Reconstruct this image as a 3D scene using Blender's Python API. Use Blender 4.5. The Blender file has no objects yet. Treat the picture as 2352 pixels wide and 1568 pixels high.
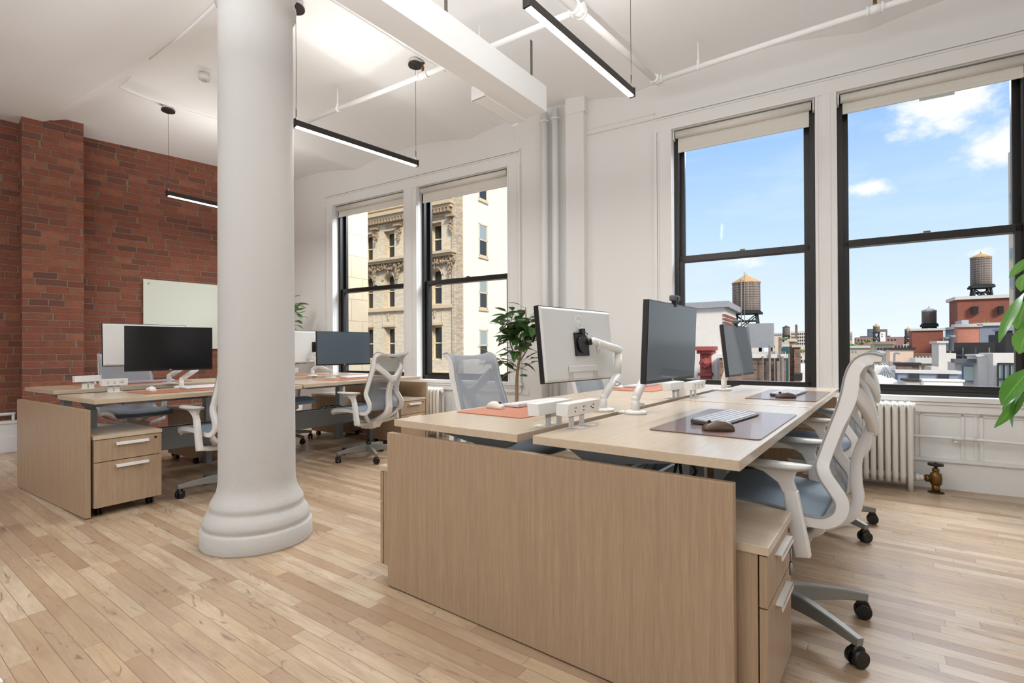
import bpy, bmesh, math, random
from mathutils import Vector, Matrix
random.seed(7)
SC = bpy.context.scene
COL = SC.collection
PI = math.pi

# ------------------------------------------------------------------ camera
F_PX, CX, CY = 1160.07, 1155.85, 799.26
PITCH, ROLL, EYE = math.radians(-0.1615), math.radians(0.2934), 1.06
cd = bpy.data.cameras.new('camera')
cd.sensor_fit = 'HORIZONTAL'; cd.sensor_width = 36.0
cd.lens = F_PX / 2352 * 36.0
cd.shift_x = (1176 - CX) / 2352
cd.shift_y = (CY - 784) / 2352
cd.clip_start = 0.05; cd.clip_end = 3000
cam = bpy.data.objects.new('camera', cd); COL.objects.link(cam)
cam.matrix_world = Matrix.Translation((0, 0, EYE)) @ Matrix.Rotation(PI / 2 - PITCH, 4, 'X') @ Matrix.Rotation(-ROLL, 4, 'Z')
SC.camera = cam
SC.view_settings.view_transform = 'Standard'; SC.view_settings.look = 'None'
SC.view_settings.gamma = 1; SC.view_settings.use_curve_mapping = False
SC.view_settings.exposure = 0.14
SC.cycles.use_denoising = True
SC.cycles.max_bounces = 10; SC.cycles.diffuse_bounces = 5; SC.cycles.transparent_max_bounces = 16
SC.cycles.sample_clamp_indirect = 6.0

# frames of reference: (origin), yaw; x runs along u, y along w
FR = {'A': ((-.5244, 2.2725), 37.8656), 'B': ((-3.8158, 3.9615), 33.4793),
      'W': ((3.2666, 3.7985), 31.4433), 'K': ((-4.93, 5.93), 41.4), 'G': ((0, 0), 0)}
def FM(n):
    o, y = FR[n]
    return Matrix.Translation((o[0], o[1], 0)) @ Matrix.Rotation(-math.radians(y), 4, 'Z')

# ------------------------------------------------------------------ node helpers
def srgb(r, g, b):
    f = lambda c: (c / 255 / 12.92) if c / 255 <= .04045 else ((c / 255 + .055) / 1.055) ** 2.4
    return (f(r), f(g), f(b), 1)
class NT:
    def __init__(s, nt): s.nt = nt; nt.nodes.clear()
    def n(s, t, **kw):
        x = s.nt.nodes.new(t)
        for k, v in kw.items(): setattr(x, k, v)
        return x
    def set(s, sock, v):
        if isinstance(v, bpy.types.NodeSocket): s.nt.links.new(v, sock)
        else: sock.default_value = v
    def math(s, op, a, b=0.0, c=None, clamp=False):
        x = s.n('ShaderNodeMath', operation=op); x.use_clamp = clamp
        s.set(x.inputs[0], a); s.set(x.inputs[1], b)
        if c is not None: s.set(x.inputs[2], c)
        return x.outputs[0]
    def vmath(s, op, a, b=(0, 0, 0)):
        x = s.n('ShaderNodeVectorMath', operation=op)
        s.set(x.inputs[0], a); s.set(x.inputs[1], b)
        return x.outputs['Value'] if op in ('LENGTH', 'DISTANCE', 'DOT_PRODUCT') else x.outputs[0]
    def mix(s, fac, a, b, blend='MIX'):
        x = s.n('ShaderNodeMix', data_type='RGBA', blend_type=blend)
        s.set(x.inputs[0], fac); s.set(x.inputs[6], a); s.set(x.inputs[7], b)
        return x.outputs[2]
    def ramp(s, fac, stops):
        x = s.n('ShaderNodeValToRGB'); e = x.color_ramp.elements
        while len(e) < len(stops): e.new(0.5)
        for i, (p, c) in enumerate(stops): e[i].position = p; e[i].color = c
        s.set(x.inputs[0], fac); return x.outputs[0]
    def noise(s, vec, scale, detail=3, rough=.55, dist=0):
        x = s.n('ShaderNodeTexNoise'); s.set(x.inputs['Vector'], vec)
        x.inputs['Scale'].default_value = scale; x.inputs['Detail'].default_value = detail
        x.inputs['Roughness'].default_value = rough; x.inputs['Distortion'].default_value = dist
        return x.outputs[0]
    def maprange(s, v, a, b, c=0, d=1, smooth=False):
        x = s.n('ShaderNodeMapRange'); x.clamp = True
        if smooth: x.interpolation_type = 'SMOOTHSTEP'
        s.set(x.inputs[0], v)
        for i, q in enumerate((a, b, c, d)): s.set(x.inputs[i + 1], q)
        return x.outputs[0]
    def bump(s, h, strength=.3, dist=.01, normal=None):
        x = s.n('ShaderNodeBump'); s.set(x.inputs['Height'], h)
        x.inputs['Strength'].default_value = strength; x.inputs['Distance'].default_value = dist
        if normal is not None: s.set(x.inputs['Normal'], normal)
        return x.outputs[0]
    def principled(s, **kw):
        x = s.n('ShaderNodeBsdfPrincipled')
        for k, v in kw.items(): s.set(x.inputs[k.replace('_', ' ')], v)
        return x
    def out(s, shader):
        o = s.n('ShaderNodeOutputMaterial'); s.nt.links.new(shader, o.inputs[0])
    def coord(s, kind='Object'): return s.n('ShaderNodeTexCoord').outputs[kind]
def newmat(name):
    m = bpy.data.materials.new(name); m.use_nodes = True
    return m, NT(m.node_tree)
MATS = {}
def plain(name, col, rough=.5, metal=0, bump=0, bscale=60, var=0, spec=.5, coat=0):
    if name in MATS: return MATS[name]
    m, t = newmat(name)
    p = t.principled(Roughness=rough, Metallic=metal)
    p.inputs['Specular IOR Level'].default_value = spec
    p.inputs['Coat Weight'].default_value = coat
    co = t.coord()
    if var:
        nz = t.noise(co, 6, 4)
        a = tuple(c * (1 - var) for c in col[:3]) + (1,); b = tuple(min(1, c * (1 + var)) for c in col[:3]) + (1,)
        t.set(p.inputs['Base Color'], t.mix(nz, a, b))
    else: p.inputs['Base Color'].default_value = col
    if bump: t.set(p.inputs['Normal'], t.bump(t.noise(co, bscale, 5), bump, .004))
    t.out(p.outputs[0]); MATS[name] = m; return m
def emis(name, col, s):
    m, t = newmat(name); e = t.n('ShaderNodeEmission'); e.inputs[0].default_value = col; e.inputs[1].default_value = s
    t.out(e.outputs[0]); MATS[name] = m; return m

# ------------------------------------------------------------------ sky
def ray(px, py):
    X, Y = px - CX, CY - py
    c, s = math.cos(ROLL), math.sin(ROLL)
    X, Y = c * X + s * Y, -s * X + c * Y
    a, b = X / F_PX, Y / F_PX
    c, s = math.cos(PITCH), math.sin(PITCH)
    return Vector((a, c + s * b, -s + c * b))
w = bpy.data.worlds.new('sky'); SC.world = w; w.use_nodes = True
t = NT(w.node_tree)
g = t.coord('Generated'); g = t.vmath('NORMALIZE', g)
sep = t.n('ShaderNodeSeparateXYZ'); t.set(sep.inputs[0], g); z = sep.outputs[2]
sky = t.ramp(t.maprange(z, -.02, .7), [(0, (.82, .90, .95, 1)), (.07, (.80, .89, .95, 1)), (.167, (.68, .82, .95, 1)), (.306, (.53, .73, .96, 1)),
                                         (.444, (.41, .63, .95, 1)), (.53, (.33, .55, .93, 1)), (.68, (.28, .48, .88, 1)), (.85, (.46, .56, .76, 1)), (1, (.56, .63, .76, 1))])  # topmost stops, above the view, made greyer to take blue off lit roofs
clouds = [((2150, 252), .055, .035, 1.0), ((2205, 222), .045, .028, 1.0), ((2085, 262), .03, .015, .7), ((2300, 330), .045, .035, 1.0), ((1985, 434), .035, .013, .9),
          ((1735, 601), .05, .014, .55), ((2255, 582), .05, .012, .4)]
msk = None
warp = t.noise(g, 9, 6, .62)
for (px, py), rx, rz, amt in clouds:
    c = ray(px, py).normalized()
    d = t.vmath('SUBTRACT', g, tuple(c)); d = t.vmath('MULTIPLY', d, (1 / rx, 1 / rx, 1 / rz))
    k = t.maprange(t.vmath('LENGTH', d), 0, 1.6, amt, 0)
    msk = k if msk is None else t.math('MAXIMUM', msk, k)
nz = t.noise(t.vmath('MULTIPLY', g, (1, 1, 1.6)), 22, 8, .62)
cl = t.math('MULTIPLY', t.maprange(t.math('ADD', msk, t.math('MULTIPLY', t.math('SUBTRACT', nz, .5), 1.5)), .22, .85, 0, 1, True), t.maprange(msk, 0, .25))
haze = t.math('MULTIPLY', t.maprange(t.noise(t.vmath('MULTIPLY', g, (1, 1, 4)), 5, 4, .6), .5, .8), .25)
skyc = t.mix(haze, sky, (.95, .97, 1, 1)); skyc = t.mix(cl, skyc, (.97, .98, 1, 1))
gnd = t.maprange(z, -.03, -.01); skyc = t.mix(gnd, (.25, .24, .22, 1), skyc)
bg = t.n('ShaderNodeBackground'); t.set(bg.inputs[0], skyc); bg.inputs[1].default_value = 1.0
o = t.n('ShaderNodeOutputWorld'); t.nt.links.new(bg.outputs[0], o.inputs[0])

# ------------------------------------------------------------------ lights
def light(name, kind, loc, rot_m, energy, color=(1, 1, 1), size=1, sizey=None, angle=None):
    l = bpy.data.lights.new(name, kind); l.energy = energy; l.color = color
    if kind == 'AREA':
        l.size = size
        if sizey: l.shape = 'RECTANGLE'; l.size_y = sizey
    if angle: l.angle = angle
    ob = bpy.data.objects.new(name, l); COL.objects.link(ob)
    ob.matrix_world = Matrix.Translation(loc) @ rot_m
    return ob
def aim(d):  # rotation whose -Z points along d
    return Vector(d).to_track_quat('-Z', 'Y').to_matrix().to_4x4()
MW = FM('W')
def wpt(n, a, b, h): return FM(n) @ Vector((a, b, h))
def wdir(n, a, b, h): return (FM(n).to_3x3() @ Vector((a, b, h)))
# sun: high behind this building, lighting the walls and roofs across the street, not this room
light('sun', 'SUN', (0, 0, 30), aim(wdir('W', -.72, .58, -.62)), 3.7, (1, .93, .82), angle=.25)
# added fill lamps behind and to the right of the viewer; no windows there
light('window_daylight_back', 'AREA', wpt('W', -3.2, -7.6, 1.9), aim(wdir('W', 0, 1, .8)), 18, (.95, .975, 1), 5.0, 2.3)
light('window_daylight_side', 'AREA', wpt('W', 3.3, -5.4, 1.9), aim(wdir('W', -1, .1, .3)), 30, (.95, .975, 1), 3.6, 2.2)
# added unseen fill behind the viewer, aimed up to brighten the ceiling
light('lamps_uplight_back', 'AREA', wpt('W', -3.0, -5.6, 2.65), aim((0, 0, 1)), 175, (.93, .965, 1), 7.0, 3.2)
# added area lamps outside, above the view, strengthening the light through the far windows
light('high_sky_right', 'AREA', wpt('W', 1.2, 3.6, 6.2), aim(wdir('W', -.25, -.75, -.62)), 1350, (.90, .95, 1), 7.0, 3.4)
light('high_sky_left', 'AREA', wpt('W', -4.9, 3.2, 6.4), aim(wdir('W', 0, -.75, -.66)), 680, (.93, .96, 1), 4.0, 3.0)
# sky portals in the four windows of the far wall (they only guide the sky's light)
for k, (a, b) in enumerate([(-6.66, -5.34), (-5.08, -3.77), (-1.92, -.78), (-.61, .5)]):
    q = light('sky_portal_%d' % k, 'AREA', wpt('W', (a + b) / 2, .3, 1.85), aim(wdir('W', 0, -1, 0)), 1, (1, 1, 1), (b - a), 2.4)
    q.data.cycles.is_portal = True

# ------------------------------------------------------------------ mesh helper
class MB:
    def __init__(s): s.bm = bmesh.new(); s.smooth = []
    def box(s, a, b, M=None, bev=0):
        a, b = Vector(a), Vector(b)
        lo = Vector(map(min, a, b)); hi = Vector(map(max, a, b))
        vs = [Vector((x, y, z)) for x in (lo.x, hi.x) for y in (lo.y, hi.y) for z in (lo.z, hi.z)]
        if M: vs = [M @ v for v in vs]
        v = [s.bm.verts.new(p) for p in vs]
        fs = [(0, 1, 3, 2), (4, 6, 7, 5), (0, 4, 5, 1), (2, 3, 7, 6), (0, 2, 6, 4), (1, 5, 7, 3)]
        ff = [s.bm.faces.new([v[i] for i in f]) for f in fs]
        if bev:
            es = list({e for f in ff for e in f.edges})
            r = bmesh.ops.bevel(s.bm, geom=es, offset=bev, segments=2, affect='EDGES', profile=.6)
        return s
    def hexa(s, p):   # 8 points: bottom 4 ccw, top 4 ccw
        v = [s.bm.verts.new(Vector(q)) for q in p]
        for f in [(3, 2, 1, 0), (4, 5, 6, 7), (0, 1, 5, 4), (1, 2, 6, 5), (2, 3, 7, 6), (3, 0, 4, 7)]:
            s.bm.faces.new([v[i] for i in f])
        return s
    def prism(s, poly, d, M=None):   # poly: list of 3d points (planar), d: extrusion vector
        d = Vector(d)
        a = [Vector(p) for p in poly]; b = [p + d for p in a]
        if M: a = [M @ p for p in a]; b = [M @ p for p in b]
        va = [s.bm.verts.new(p) for p in a]; vb = [s.bm.verts.new(p) for p in b]
        s.bm.faces.new(va[::-1]); s.bm.faces.new(vb)
        n = len(va)
        for i in range(n): s.bm.faces.new([va[i], va[(i + 1) % n], vb[(i + 1) % n], vb[i]])
        return s
    def tube(s, path, r, seg=10, caps=True, smooth=True):
        P = [Vector(p) for p in path]; n = len(P)
        R = r if isinstance(r, (list, tuple)) else [r] * n
        rings = []; up = None
        for i in range(n):
            tg = (P[min(i + 1, n - 1)] - P[max(i - 1, 0)])
            if tg.length < 1e-9: tg = Vector((0, 0, 1))
            tg.normalize()
            if up is None: up = tg.orthogonal().normalized()
            else:
                up = up - tg * up.dot(tg)
                up = up.normalized() if up.length > 1e-6 else tg.orthogonal().normalized()
            bn = tg.cross(up)
            rings.append([s.bm.verts.new(P[i] + (up * math.cos(2 * PI * k / seg) + bn * math.sin(2 * PI * k / seg)) * R[i]) for k in range(seg)])
        s._skin(rings, caps, smooth); return s
    def _skin(s, rings, caps=True, smooth=True, close=True):
        for i in range(len(rings) - 1):
            a, b = rings[i], rings[i + 1]; m = len(a)
            for k in range(m if close else m - 1):
                f = s.bm.faces.new([a[k], a[(k + 1) % m], b[(k + 1) % m], b[k]]); f.smooth = smooth
        if caps:
            s.bm.faces.new(rings[0][::-1]); s.bm.faces.new(rings[-1])
    def lathe(s, prof, c=(0, 0, 0), seg=24, M=None, smooth=True):   # prof: list of (r,z)
        rings = []
        for r, z in prof:
            ring = []
            for k in range(seg):
                v = Vector((c[0] + r * math.cos(2 * PI * k / seg), c[1] + r * math.sin(2 * PI * k / seg), c[2] + z))
                ring.append(s.bm.verts.new(M @ v if M else v))
            rings.append(ring)
        s._skin(rings, True, smooth); return s
    def sweep(s, path, wd, wdir_, rnd=.35, smooth=True):  # rounded-rect section; wd list of (width along wdir, depth)
        P = [Vector(p) for p in path]; n = len(P); rings = []
        for i in range(n):
            tg = (P[min(i + 1, n - 1)] - P[max(i - 1, 0)]).normalized()
            wdv = Vector(wdir_[i] if isinstance(wdir_, list) else wdir_)
            wv = (wdv - tg * wdv.dot(tg)).normalized(); dv = tg.cross(wv)
            a, b = wd[i][0] / 2, wd[i][1] / 2; c = min(a, b) * rnd
            pts = [(a, -b + c), (a, b - c), (a - c, b), (-a + c, b), (-a, b - c), (-a, -b + c), (-a + c, -b), (a - c, -b)]
            rings.append([s.bm.verts.new(P[i] + wv * x + dv * y) for x, y in pts])
        s._skin(rings, True, smooth); return s
    def grid(s, rows, smooth=True):   # rows: list of lists of points
        V = [[s.bm.verts.new(Vector(p)) for p in r] for r in rows]
        for i in range(len(V) - 1):
            for j in range(len(V[0]) - 1):
                f = s.bm.faces.new([V[i][j], V[i][j + 1], V[i + 1][j + 1], V[i + 1][j]]); f.smooth = smooth
        return s
    def ball(s, c, r, seg=16, sc=(1, 1, 1), M=None):
        n = seg // 2
        prof = [(max(1e-4, math.sin(PI * i / n)) * r, -math.cos(PI * i / n) * r) for i in range(n + 1)]
        rings = []
        for q, z in prof:
            ring = []
            for k in range(seg):
                v = Vector((q * math.cos(2 * PI * k / seg) * sc[0], q * math.sin(2 * PI * k / seg) * sc[1], z * sc[2]))
                v = (M @ v if M else v) + Vector(c)
                ring.append(s.bm.verts.new(v))
            rings.append(ring)
        s._skin(rings, True, True); return s
    def build(s, name, mat, parent=None, M=None, solid=0, bevel=0, autosm=False):
        bmesh.ops.recalc_face_normals(s.bm, faces=s.bm.faces[:])
        me = bpy.data.meshes.new(name); s.bm.to_mesh(me); s.bm.free()
        ob = bpy.data.objects.new(name, me); COL.objects.link(ob)
        for m in (mat if isinstance(mat, (list, tuple)) else [mat]): me.materials.append(m)
        if parent is not None: ob.parent = parent
        if M is not None: ob.matrix_local = M
        if solid:
            q = ob.modifiers.new('solidify', 'SOLIDIFY'); q.thickness = solid; q.offset = 0
        if bevel:
            q = ob.modifiers.new('bevel', 'BEVEL'); q.width = bevel; q.segments = 2; q.limit_method = 'ANGLE'; q.angle_limit = .6
        return ob
def tag(o, label=None, cat=None, group=None, kind=None):
    if label: o['label'] = label
    if cat: o['category'] = cat
    if group: o['group'] = group
    if kind: o['kind'] = kind
    return o
def thing(name, label, cat, frame='G', loc=(0, 0, 0), rot=0, group=None):
    o = bpy.data.objects.new(name, None); COL.objects.link(o); o.empty_display_size = .1
    o.matrix_world = FM(frame) @ Matrix.Translation(loc) @ Matrix.Rotation(rot, 4, 'Z')
    return tag(o, label, cat, group)
def struct(name, mb, mat, frame='G', parent=None, **kw):
    o = mb.build(name, mat, parent, FM(frame) if parent is None else None, **kw)
    if parent is None: o['kind'] = 'structure'
    return o
def kids(o): return [c for c in bpy.data.objects if c.parent == o]
def copy_tree(o, parent=None, cmap=None):
    c = o.copy(); COL.objects.link(c); c.parent = parent
    for ch in cmap[o.name]: copy_tree(ch, c, cmap)
    return c
def childmap():
    cm = {o.name: [] for o in bpy.data.objects}
    for o in bpy.data.objects:
        if o.parent: cm[o.parent.name].append(o)
    return cm
def dup(o, label, frame, loc, rot=0, group=None, cm=None):
    c = copy_tree(o, None, cm or childmap())
    c.matrix_world = FM(frame) @ Matrix.Translation(loc) @ Matrix.Rotation(rot, 4, 'Z')
    c['label'] = label
    if group: c['group'] = group
    return c
def crom(pts, n=6):
    P = [Vector(p) for p in pts]; out = []
    for i in range(len(P) - 1):
        p0 = P[max(i - 1, 0)]; p1 = P[i]; p2 = P[i + 1]; p3 = P[min(i + 2, len(P) - 1)]
        for k in range(n):
            u = k / n
            out.append(.5 * ((2 * p1) + (p2 - p0) * u + (2 * p0 - 5 * p1 + 4 * p2 - p3) * u * u + (3 * p1 - p0 - 3 * p2 + p3) * u ** 3))
    out.append(P[-1]); return out

# ------------------------------------------------------------------ materials
def laminate(name, c1, c2, axis='Z', rough=.42):
    m, t = newmat(name); co = t.coord()
    sc = {'Z': (1, 1, .03), 'Y': (1, .03, 1), 'X': (.03, 1, 1)}[axis]
    v = t.vmath('MULTIPLY', co, sc)
    n1 = t.noise(v, 260, 3, .6); n2 = t.noise(v, 55, 4, .6)
    f = t.math('ADD', t.math('MULTIPLY', n1, .55), t.math('MULTIPLY', n2, .45))
    col = t.mix(t.maprange(f, .32, .68), c1, c2)
    p = t.principled(Base_Color=col, Roughness=rough)
    if axis != 'Z': p.inputs['Coat Weight'].default_value = .45; p.inputs['Coat Roughness'].default_value = .22
    t.set(p.inputs['Normal'], t.bump(n1, .12, .001)); t.out(p.outputs[0]); MATS[name] = m; return m
OAK_Z = laminate('oak_laminate_vertical', srgb(152, 126, 101), srgb(178, 154, 127))  # same oak as the tops, darkened for upright faces standing in shade
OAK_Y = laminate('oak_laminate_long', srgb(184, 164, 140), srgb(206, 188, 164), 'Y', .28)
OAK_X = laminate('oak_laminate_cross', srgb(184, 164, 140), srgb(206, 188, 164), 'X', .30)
WHITE = plain('white_wall_paint', srgb(234, 234, 233), .6, bump=.12, bscale=14)
TRIMW = plain('white_trim_paint', srgb(233, 233, 232), .35, bump=.06, bscale=20)
CEIL = plain('white_ceiling_paint', srgb(244, 245, 246), .8, bump=.15, bscale=5)
RADW = plain('white_radiator_enamel', srgb(225, 222, 215), .3, bump=.08, bscale=30)
BLACKF = plain('dark_bronze_window_frame', srgb(25, 21, 18), .35)
BLACKF2 = plain('black_sash', srgb(17, 15, 13), .3)
PLW = plain('white_plastic', srgb(226, 224, 221), .38)
PLW2 = plain('white_enamel', srgb(232, 230, 226), .3)
PLG = plain('pale_grey_plastic', srgb(186, 184, 178), .4)
CHB = plain('grey_chair_base', srgb(132, 131, 125), .42)
BLK = plain('black_plastic', srgb(18, 18, 19), .35)
BLK2 = plain('black_soft_plastic', srgb(30, 30, 32), .5)
STEEL = plain('brushed_steel', srgb(150, 152, 152), .3, .9)
DKMET = plain('dark_grey_metal', srgb(80, 84, 88), .45, .4)
GRMET = plain('silver_grey_powder_coat', srgb(150, 156, 160), .4, .1)
SCREEN = plain('dark_screen', srgb(7, 8, 10), .22, spec=.5)
SCREENG = plain('glossy_dark_screen', srgb(70, 84, 94), .30, spec=.8, coat=.4)  # base raised to blue grey in place of the windows' reflection on the glass
MONB = plain('silver_monitor_back', srgb(214, 213, 210), .45, .1)
BRASS = plain('aged_brass', srgb(122, 92, 50), .4, .8, var=.2)
ORNG = plain('tan_leather', srgb(178, 112, 82), .5, bump=.2, bscale=300)
BRN = plain('brown_leather', srgb(104, 74, 64), .38, bump=.15, bscale=300, coat=.35)
MBRN = plain('brown_mouse_plastic', srgb(84, 64, 50), .35)
MPNK = plain('pinkish_white_plastic', srgb(216, 204, 194), .35)
KEYG = plain('grey_keycaps', srgb(168, 168, 172), .45)
KEYW = plain('white_keycaps', srgb(228, 226, 228), .45)
KBD = plain('charcoal_keyboard_case', srgb(66, 62, 62), .4)
KBW = plain('silver_keyboard_case', srgb(206, 204, 210), .35)
SHADE = plain('cream_blind_fabric', srgb(224, 221, 213), .8)
GLB = plain('pale_green_glass_board', srgb(214, 219, 207), .15, spec=.6)
LEDM = emis('led_diffuser', (1, .96, .88, 1), 9.0)
PENB = plain('black_pendant_metal', srgb(36, 30, 28), .4)
BARK = plain('ficus_bark', srgb(150, 128, 100), .8, bump=.4, bscale=80, var=.2)
POT = plain('white_ceramic', srgb(215, 212, 206), .4)
SOIL = plain('potting_soil', srgb(50, 36, 26), .9)

def mesh_fabric(name, col, alpha, colt=None):
    m, t = newmat(name); co = t.coord('Object')
    d = t.principled(Base_Color=col, Roughness=.6)
    tr = t.n('ShaderNodeBsdfTransparent')
    mx = t.n('ShaderNodeMixShader'); mx.inputs[0].default_value = alpha
    t.nt.links.new(tr.outputs[0], mx.inputs[1]); t.nt.links.new(d.outputs[0], mx.inputs[2])
    t.out(mx.outputs[0]); MATS[name] = m; return m
MESHB = mesh_fabric('grey_blue_suspension_mesh', srgb(148, 153, 159), .54)
MESHS = mesh_fabric('grey_blue_seat_mesh', srgb(122, 138, 152), .93)

def glass(name='window_glass', tint=(1, 1, 1, 1), ref=.03):
    m, t = newmat(name)
    tr = t.n('ShaderNodeBsdfTransparent'); tr.inputs[0].default_value = tint
    gl = t.n('ShaderNodeBsdfGlossy'); gl.inputs['Roughness'].default_value = .02
    fr = t.n('ShaderNodeLayerWeight'); fr.inputs[0].default_value = .25
    mx = t.n('ShaderNodeMixShader'); t.set(mx.inputs[0], t.math('MULTIPLY', fr.outputs['Fresnel'], .05))
    t.nt.links.new(tr.outputs[0], mx.inputs[1]); t.nt.links.new(gl.outputs[0], mx.inputs[2])
    t.out(mx.outputs[0]); MATS[name] = m; return m
GLASS = glass()

def floor_mat():
    m, t = newmat('maple_strip_floor'); co = t.coord('Object')
    br = t.n('ShaderNodeTexBrick'); br.offset = 0; br.squash = 1
    sq = t.n('ShaderNodeSeparateXYZ'); t.set(sq.inputs[0], co); wn = t.n('ShaderNodeTexWhiteNoise', noise_dimensions='1D'); t.set(wn.inputs['W'], t.math('FLOOR', t.math('DIVIDE', sq.outputs[1], .060)))
    cq = t.n('ShaderNodeCombineXYZ'); t.set(cq.inputs[0], t.math('ADD', sq.outputs[0], t.math('MULTIPLY', wn.outputs[0], 7.4))); t.set(cq.inputs[1], sq.outputs[1]); t.set(br.inputs['Vector'], cq.outputs[0])
    br.inputs['Color1'].default_value = (0, 0, 0, 1); br.inputs['Color2'].default_value = (1, 1, 1, 1)
    br.inputs['Mortar'].default_value = (.5, .5, .5, 1)
    br.inputs['Scale'].default_value = 1; br.inputs['Mortar Size'].default_value = .0009
    br.inputs['Brick Width'].default_value = .74; br.inputs['Row Height'].default_value = .060
    s1 = t.vmath('MULTIPLY', co, (.10, 1, 1))
    bv = t.vmath('MULTIPLY', br.outputs['Color'], (7.3, 3.1, 5.7))
    sv = t.vmath('ADD', s1, bv)
    grain = t.noise(sv, 38, 6, .65, 1.2); big = t.noise(t.vmath('ADD', t.vmath('MULTIPLY', co, (.35, 1, 1)), bv), 5, 4, .6, .8)
    knots = t.noise(t.vmath('ADD', t.vmath('MULTIPLY', co, (.22, 1, 1)), bv), 17, 3, .5, 2.2)
    base = t.ramp(br.outputs['Color'], [(0, srgb(162, 134, 108)), (.3, srgb(190, 166, 140)), (.55, srgb(204, 186, 162)), (.8, srgb(196, 172, 140)), (1, srgb(174, 150, 128))])
    c = t.mix(t.maprange(grain, .35, .72, 0, .6), base, srgb(158, 130, 102))
    c = t.mix(t.maprange(big, .50, .74, 0, .65), c, srgb(150, 122, 98))
    c = t.mix(t.maprange(knots, .62, .72, 0, .65), c, srgb(112, 92, 76))
    c = t.mix(t.math('MULTIPLY', br.outputs['Fac'], .8), c, srgb(96, 74, 54))
    rg = t.maprange(grain, .3, .8, .26, .40)
    p = t.principled(Base_Color=c, Roughness=rg)
    h = t.math('SUBTRACT', t.math('MULTIPLY', t.noise(co, 3, 3), .6), br.outputs['Fac'])
    t.set(p.inputs['Normal'], t.bump(h, .25, .003)); t.out(p.outputs[0]); return m
FLOORM = floor_mat()

def brick_mat(name, cols, mortar, bw=.21, rh=.074, msz=.009, vert='Z', bump=.9, pale=None, scale=1, rough=.85, speck=.0, ragged=0):
    m, t = newmat(name); co = t.coord('Object')
    sp = t.n('ShaderNodeSeparateXYZ'); t.set(sp.inputs[0], co)
    cb = t.n('ShaderNodeCombineXYZ'); t.set(cb.inputs[0], t.math('ADD', sp.outputs[0], sp.outputs[1])); t.set(cb.inputs[1], sp.outputs[2])
    wob = t.noise(co, 9, 3); wv = t.n('ShaderNodeCombineXYZ')
    t.set(wv.inputs[0], t.math('MULTIPLY', t.math('SUBTRACT', wob, .5), .03 * scale)); t.set(wv.inputs[1], t.math('MULTIPLY', t.math('SUBTRACT', t.noise(co, 6, 3), .5), .018 * scale))
    vec = t.vmath('ADD', cb.outputs[0], wv.outputs[0])
    br = t.n('ShaderNodeTexBrick'); br.offset = .5
    if ragged:
        br.offset = .0; sv_ = t.n('ShaderNodeSeparateXYZ'); t.set(sv_.inputs[0], vec); row_ = t.math('FLOOR', t.math('DIVIDE', sv_.outputs[1], rh)); wn = t.n('ShaderNodeTexWhiteNoise', noise_dimensions='1D'); t.set(wn.inputs['W'], row_)
        wb = t.n('ShaderNodeTexNoise'); c3 = t.n('ShaderNodeCombineXYZ'); t.set(c3.inputs[0], t.math('MULTIPLY', sv_.outputs[0], 2.3)); t.set(c3.inputs[1], t.math('MULTIPLY', row_, 3.7)); t.set(wb.inputs['Vector'], c3.outputs[0]); wb.inputs['Scale'].default_value = 1.0
        c4 = t.n('ShaderNodeCombineXYZ'); t.set(c4.inputs[0], t.math('ADD', t.math('ADD', sv_.outputs[0], t.math('MULTIPLY', wn.outputs[0], bw)), t.math('MULTIPLY', wb.outputs[0], .45))); t.set(c4.inputs[1], sv_.outputs[1]); vec = c4.outputs[0]
    t.set(br.inputs['Vector'], vec)
    br.inputs['Color1'].default_value = (0, 0, 0, 1); br.inputs['Color2'].default_value = (1, 1, 1, 1); br.inputs['Mortar'].default_value = (.5, .5, .5, 1)
    br.inputs['Scale'].default_value = 1; br.inputs['Mortar Size'].default_value = msz; br.inputs['Mortar Smooth'].default_value = .3
    br.inputs['Brick Width'].default_value = bw; br.inputs['Row Height'].default_value = rh; br.inputs['Bias'].default_value = 0
    n = len(cols); st = [(i / (n - 1), c) for i, c in enumerate(cols)]
    base = t.ramp(br.outputs['Color'], st)
    fine = t.noise(co, 70 / scale, 6, .7); mid = t.noise(co, 14 / scale, 4, .6)
    base = t.mix(t.maprange(mid, .4, .75, 0, .55), base, cols[0])
    base = t.mix(t.maprange(fine, .55, .85, 0, .45), base, mortar)
    if ragged:
        br.inputs['Mortar Smooth'].default_value = 1.0
        rag = t.noise(co, 34, 5, .7)
        edge = t.maprange(t.math('ADD', br.outputs['Fac'], t.math('MULTIPLY', t.math('SUBTRACT', rag, .5), 1.5)), .24, .60)
    else: edge = t.math('ADD', br.outputs['Fac'], t.maprange(fine, .6, .9, 0, .35))
    c = t.mix(t.math('MINIMUM', edge, 1), base, t.mix(t.noise(co, 40, 3), mortar, tuple(x * .6 for x in mortar[:3]) + (1,)))
    if speck:
        c = t.mix(t.maprange(t.noise(co, 80, 4, .75), .62, .72, 0, speck), c, srgb(205, 195, 180))
    p = t.principled(Base_Color=c, Roughness=rough)
    h = t.math('ADD', t.math('MULTIPLY', t.math('SUBTRACT', 1, edge if ragged else br.outputs['Fac']), 1.0), t.math('MULTIPLY', fine, .7 if ragged else .4))
    t.set(p.inputs['Normal'], t.bump(h, bump, .012 * scale)); t.out(p.outputs[0]); MATS[name] = m; return m
BRICK = brick_mat('old_red_brick', [srgb(112, 68, 55), srgb(140, 80, 61), srgb(150, 88, 66), srgb(130, 75, 58), srgb(144, 83, 63), srgb(160, 100, 74), srgb(104, 68, 62), srgb(138, 80, 62), srgb(148, 84, 64)], srgb(150, 128, 108), msz=.010, speck=.6, ragged=1)
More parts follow.
